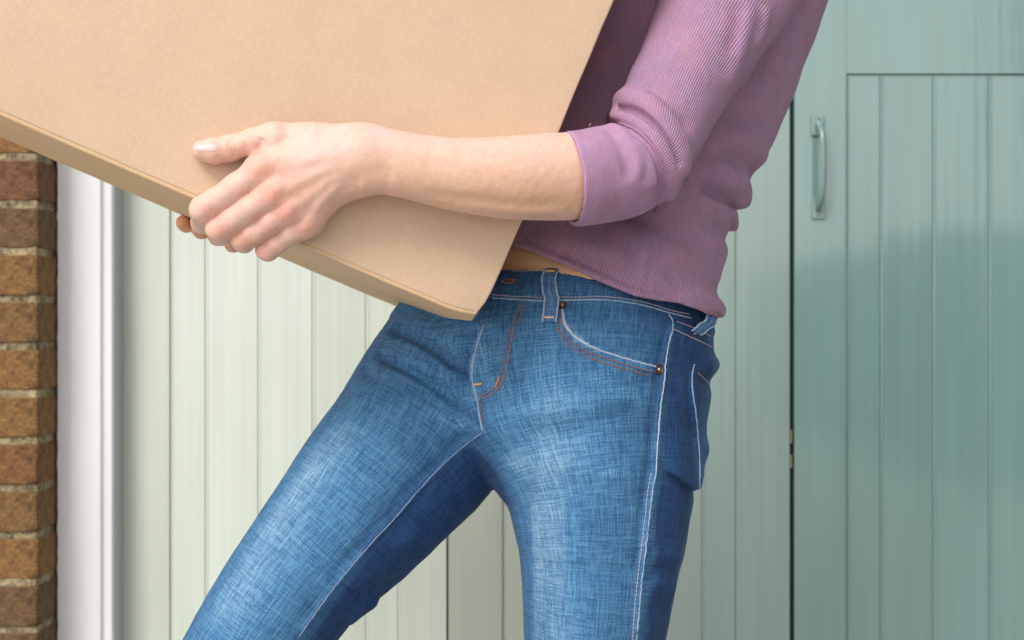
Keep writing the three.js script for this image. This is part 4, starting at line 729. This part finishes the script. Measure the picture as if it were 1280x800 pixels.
// the other hand: palm behind the box's far lower edge, fingers curled under it
const bp = (u, v, w, r) => { const p = BOX.C.clone().addScaledVector(boxX, u).addScaledVector(boxUp, v).addScaledVector(boxN, w); return [p.x, p.y, p.z, r]; };
const L0 = -BOX.L, farHand = (() => {
  const f = [], us = [-0.268, -0.250, -0.231, -0.212], ls = [0.8, 1, 1, 0.92];
  us.forEach((u, i) => f.push(chain([bp(u + 0.012 * i, 0.085, L0 - 0.030, 0.0115), bp(u, 0.028, L0 - 0.026, 0.0100), bp(u - 0.002, -0.0072, L0 - 0.007, 0.0088), bp(u - 0.004, -0.0074, L0 + 0.012 * ls[i], 0.0082), bp(u - 0.006, -0.0072, L0 + 0.026 * ls[i], 0.0074)], 0.004)));
  f.push(chain([bp(-0.24, 0.12, L0 - 0.028, 0.012), bp(-0.305, 0.115, L0 - 0.016, 0.011), bp(-0.328, 0.108, L0 - 0.011, 0.0095)], 0.004));
  const palm2 = [0, 1, 2, 3].map((i) => chain([bp(us[i] + 0.012 * i, 0.085, L0 - 0.030, 0.0125), bp(-0.222 + 0.010 * i, 0.165, L0 - 0.032, 0.0145)]));
  const arm2 = chain([bp(-0.205, 0.17, L0 - 0.034, 0.026), bp(-0.16, 0.20, L0 - 0.045, 0.031), bp(-0.07, 0.28, L0 - 0.075, 0.040), [0.10, 1.30, -0.20, 0.050], [0.16, 1.33, -0.16, 0.056]], 0.02);
  return (x, y, z) => { let p = palm2[0](x, y, z); for (let i = 1; i < 4; i++) p = smin(p, palm2[i](x, y, z), 0.012); p = smin(p, arm2(x, y, z), 0.02); let d = p; for (const g of f) d = Math.min(d, smin(p, g(x, y, z), 0.008)); return d; };
})();
// trunk, neck and head (above the picture), legs down to the feet
const ell = (cx, cy, cz, a, b, c) => (x, y, z) => { const u = (x - cx) / a, v = (y - cy) / b, w = (z - cz) / c, k0 = Math.hypot(u, v, w), k1 = Math.hypot(u / a, v / b, w / c); return k1 < 1e-9 ? -Math.min(a, b, c) : k0 * (k0 - 1) / k1; };
const HX = 0.235, HY = 1.575, HZ = -0.055, FX = -0.83, FZ = 0.56, hd = (f, s, y) => [HX + f * FX + s * FZ, HY + y, HZ + f * FZ - s * FX];
const headParts = [ell(...hd(-0.008, 0, 0.035), 0.088, 0.092, 0.083), ell(...hd(0.022, 0, -0.045), 0.062, 0.072, 0.060)], nose = chain([[...hd(0.092, 0, 0.022), 0.007], [...hd(0.110, 0, -0.018), 0.011]]), ears = [-1, 1].map((s) => chain([[...hd(-0.012, s * 0.078, 0.022), 0.010], [...hd(-0.008, s * 0.076, -0.022), 0.008]])), lips = chain([[...hd(0.080, -0.02, -0.053), 0.006], [...hd(0.087, 0, -0.052), 0.009], [...hd(0.080, 0.02, -0.053), 0.006]]), brows = [-1, 1].map((s) => chain([[...hd(0.075, s * 0.018, 0.034), 0.008], [...hd(0.066, s * 0.046, 0.034), 0.007]])), neck = chain([[0.275, 1.34, -0.085, 0.060], [0.245, 1.50, -0.065, 0.052]]);
const headField = (x, y, z) => { let d = smin(headParts[0](x, y, z), headParts[1](x, y, z), 0.05); d = smin(d, nose(x, y, z), 0.014); for (const g of [...ears, ...brows, lips]) d = smin(d, g(x, y, z), 0.008); return smin(d, neck(x, y, z), 0.03); };
const trunkField = (x, y, z) => {
  let d = Math.min(Math.max(torsoLoft.d(x, y, z, 0.013), above(topCut, x, y, z) < -0.01 ? 0.02 : 0.93 - y), Math.max(hipLoft.d(x, y, z, 0.0055 + 0.009 * (1 - smooth(0.925, 0.955, y))), above(topCut, x, y, z) - 0.004));
  d = smin(d, thighLoft.d(x, y, z, 0.012), 0.02);
  d = smin(d, Math.max(armLoft.d(x, y, z, 0.002), 0.105 - x), 0.01);
  return smin(d, headField(x, y, z), 0.03);
};
const flush = (() => { const b = blobs([[324, 214, 0.012, 0.55], [340, 246, 0.010, 0.55], [358, 268, 0.009, 0.5], [383, 284, 0.010, 0.55], [350, 226, 0.02, 0.18], [372, 258, 0.02, 0.22], [258, 262, 0.010, 0.28], [270, 288, 0.010, 0.42], [300, 301, 0.010, 0.42], [330, 312, 0.010, 0.48], [318, 192, 0.006, 0.7], [272, 197, 0.012, 0.3], [305, 186, 0.012, 0.15], [420, 250, 0.02, 0.15], [304, 244, 0.006, 0.6], [321, 272, 0.006, 0.6], [338, 290, 0.006, 0.6], [276, 266, 0.007, 0.45], [290, 290, 0.007, 0.45], [318, 305, 0.006, 0.45]], handBase); return b; })();
const tan = blobs([[470, 216, 720, 240, 0.03, 0.5], [436, 236, 470, 218, 0.010, 0.08], [560, 250, 715, 250, 0.012, 0.35], [380, 240, 410, 222, 0.012, 0.2], [400, 180, 460, 170, 0.02, -0.3], [480, 165, 620, 178, 0.012, -0.35]], handBase);
const skinColour = (x, y, z, c) => {
  const fr = smooth(0.40, 0.55, noise(x * 330, y * 330, z * 330)); const f = clamp(1.05 * flush(x, y, z) + 0.34 * fbm3(x * 75, y * 75, z * 75, 4), -0.4, 1), t = clamp(tan(x, y, z) + 0.5 * fr + 0.25 * fbm3(x * 30 + 5, y * 30, z * 30, 3), -0.6, 1), k = 1 + 0.05 * noise(x * 260, y * 260, z * 260) + 0.03 * noise(x * 700, y * 700, z * 700);
  c[0] = k * (0.74 + 0.00 * f - 0.02 * t); c[1] = k * (0.468 - 0.13 * f - 0.045 * t); c[2] = k * (0.385 - 0.13 * f - 0.13 * t);
};
const skinBump = texture(512, 512, (u, v, c) => { c[0] = c[1] = c[2] = 0.5 * vn(u * 90, v * 60, 90, 60, 111) + 0.5 * vn(u * 200, v * 160, 200, 160, 112); }, false, 14, 14);
const skin = phys({ vertexColors: true, bumpMap: skinBump, bumpScale: 0.0002, roughness: 0.5, sheen: 0.2, sheenRoughness: 0.5, sheenColor: rgb(0.9, 0.6, 0.5) });
{
  const hand = meshField(handField, [-0.31, 0.955, 0.15], [0.125, 1.13, 0.36], 0.0012), far = meshField(farHand, [-0.55, 0.94, -0.36], [0.0, 1.34, 0.0], 0.004), trunk = meshField(trunkField, [-0.5, 0.1, -0.28], [0.42, 1.72, 0.26], 0.009);
  const g = mergeGeometries([dress(hand, [armLoft], skinColour, null, true), dress(far, [armLoft], (x, y, z, c) => { const k = 1 + 0.08 * noise(x * 90, y * 90, z * 90); c[0] = 0.80 * k; c[1] = 0.38 * k; c[2] = 0.22 * k; }, null, true), dress(trunk, [armLoft], (x, y, z, c) => { skinColour(x, y, z, c); if (y < 1.1) { c[0] *= 1.18; c[1] *= 1.14; c[2] *= 0.80; } }, null, true)]);  // far hand and lower trunk painted orange, holding warm bounce light
  const body = part('body', local(g), skin, person);
  // thumb nail: a shallow curved plate
  const nailPos = [], idx = [], nu = 10, nv = 8;
  for (let side = 0; side < 2; side++) for (let i = 0; i <= nu; i++) for (let j = 0; j <= nv; j++) {
    const u = i / nu, v = j / nv, sx = lerp(270.5, 243.0, u), half = 0.5 * (1 - Math.pow(Math.abs(u * 2 - 1), 5) * 0.45), mid = lerp(184.6, 184.4, u), wd = 9.6 * half * lerp(1.05, 0.80, u);
    const q = pick(sx, mid + (v * 2 - 1) * wd + 0.4, handField) ?? pick(sx, mid + 2, handField), n = grad(handField, q.x, q.y, q.z, 0.0015, V()).normalize(), e = Math.min(u, 1 - u, v, 1 - v);
    q.addScaledVector(n, side ? -0.0006 : 0.00045 * smooth(0, 0.16, e) + 0.00005); nailPos.push(q.x, q.y, q.z);
  }
  const s = (nu + 1) * (nv + 1); for (let side = 0; side < 2; side++) for (let i = 0; i < nu; i++) for (let j = 0; j < nv; j++) { const a = side * s + i * (nv + 1) + j, b = a + 1, c = a + nv + 1, d = c + 1; idx.push(...(side ? [a, c, b, b, c, d] : [a, b, c, b, d, c])); }
  const ng = new THREE.BufferGeometry(); ng.setAttribute('position', new THREE.Float32BufferAttribute(nailPos, 3)); ng.setIndex(idx); ng.computeVertexNormals();
  part('thumb_nail', local(ng), phys({ color: rgb(0.70, 0.53, 0.51), roughness: 0.38 }), body);
  const hairField = (x, y, z) => { const a = ell(...hd(-0.018, 0, 0.042), 0.098, 0.098, 0.094)(x, y, z), b = ell(...hd(-0.055, 0, -0.05), 0.055, 0.10, 0.075)(x, y, z), f = (x - HX) * FX + (z - HZ) * FZ; return Math.max(smin(a, b, 0.03) + 0.002 * noise(x * 90, y * 14, z * 90), f - lerp(0.030, 0.075, smooth(HY + 0.045, HY + 0.10, y))); };
  part('hair', local(meshField(hairField, [HX - 0.2, HY - 0.2, HZ - 0.2], [HX + 0.2, HY + 0.2, HZ + 0.2], 0.007)), std({ color: rgb(0.10, 0.055, 0.03), roughness: 0.6 }), person);
  const ex = [-1, 1].map((q) => { const e = new THREE.SphereGeometry(0.012, 16, 12); e.translate(...hd(0.071, q * 0.032, 0.013)); return e; });
  ex.forEach((e) => part('eye', local(e), std({ color: rgb(0.6, 0.58, 0.55), roughness: 0.2 }), body));
  const shoe = (x, z, y, tip) => { const f = V(-0.83, tip, 0.56).normalize(), a = chain([[x, y + 0.055, z, 0.043], [x + f.x * 0.07, y + 0.04 + f.y * 0.07, z + f.z * 0.07, 0.040], [x + f.x * 0.17, y + 0.034 + f.y * 0.17, z + f.z * 0.17, 0.036]], 0.02), b = chain([[x, y + 0.13, z, 0.045], [x, y + 0.06, z, 0.046]]); return meshField((p, q, r) => Math.max(smin(a(p, q, r), b(p, q, r), 0.03), y - q), [x - 0.3, y - 0.02, z - 0.1], [x + 0.1, y + 0.2, z + 0.25], 0.007); };
  const leather = std({ color: rgb(0.06, 0.035, 0.025), roughness: 0.5 });
  part('shoe', local(shoe(0.078, -0.03, 0, 0)), leather, person); part('shoe', local(shoe(-0.34, 0.03, 0, 0)), leather, person);
}
renderer.render(scene, camera);
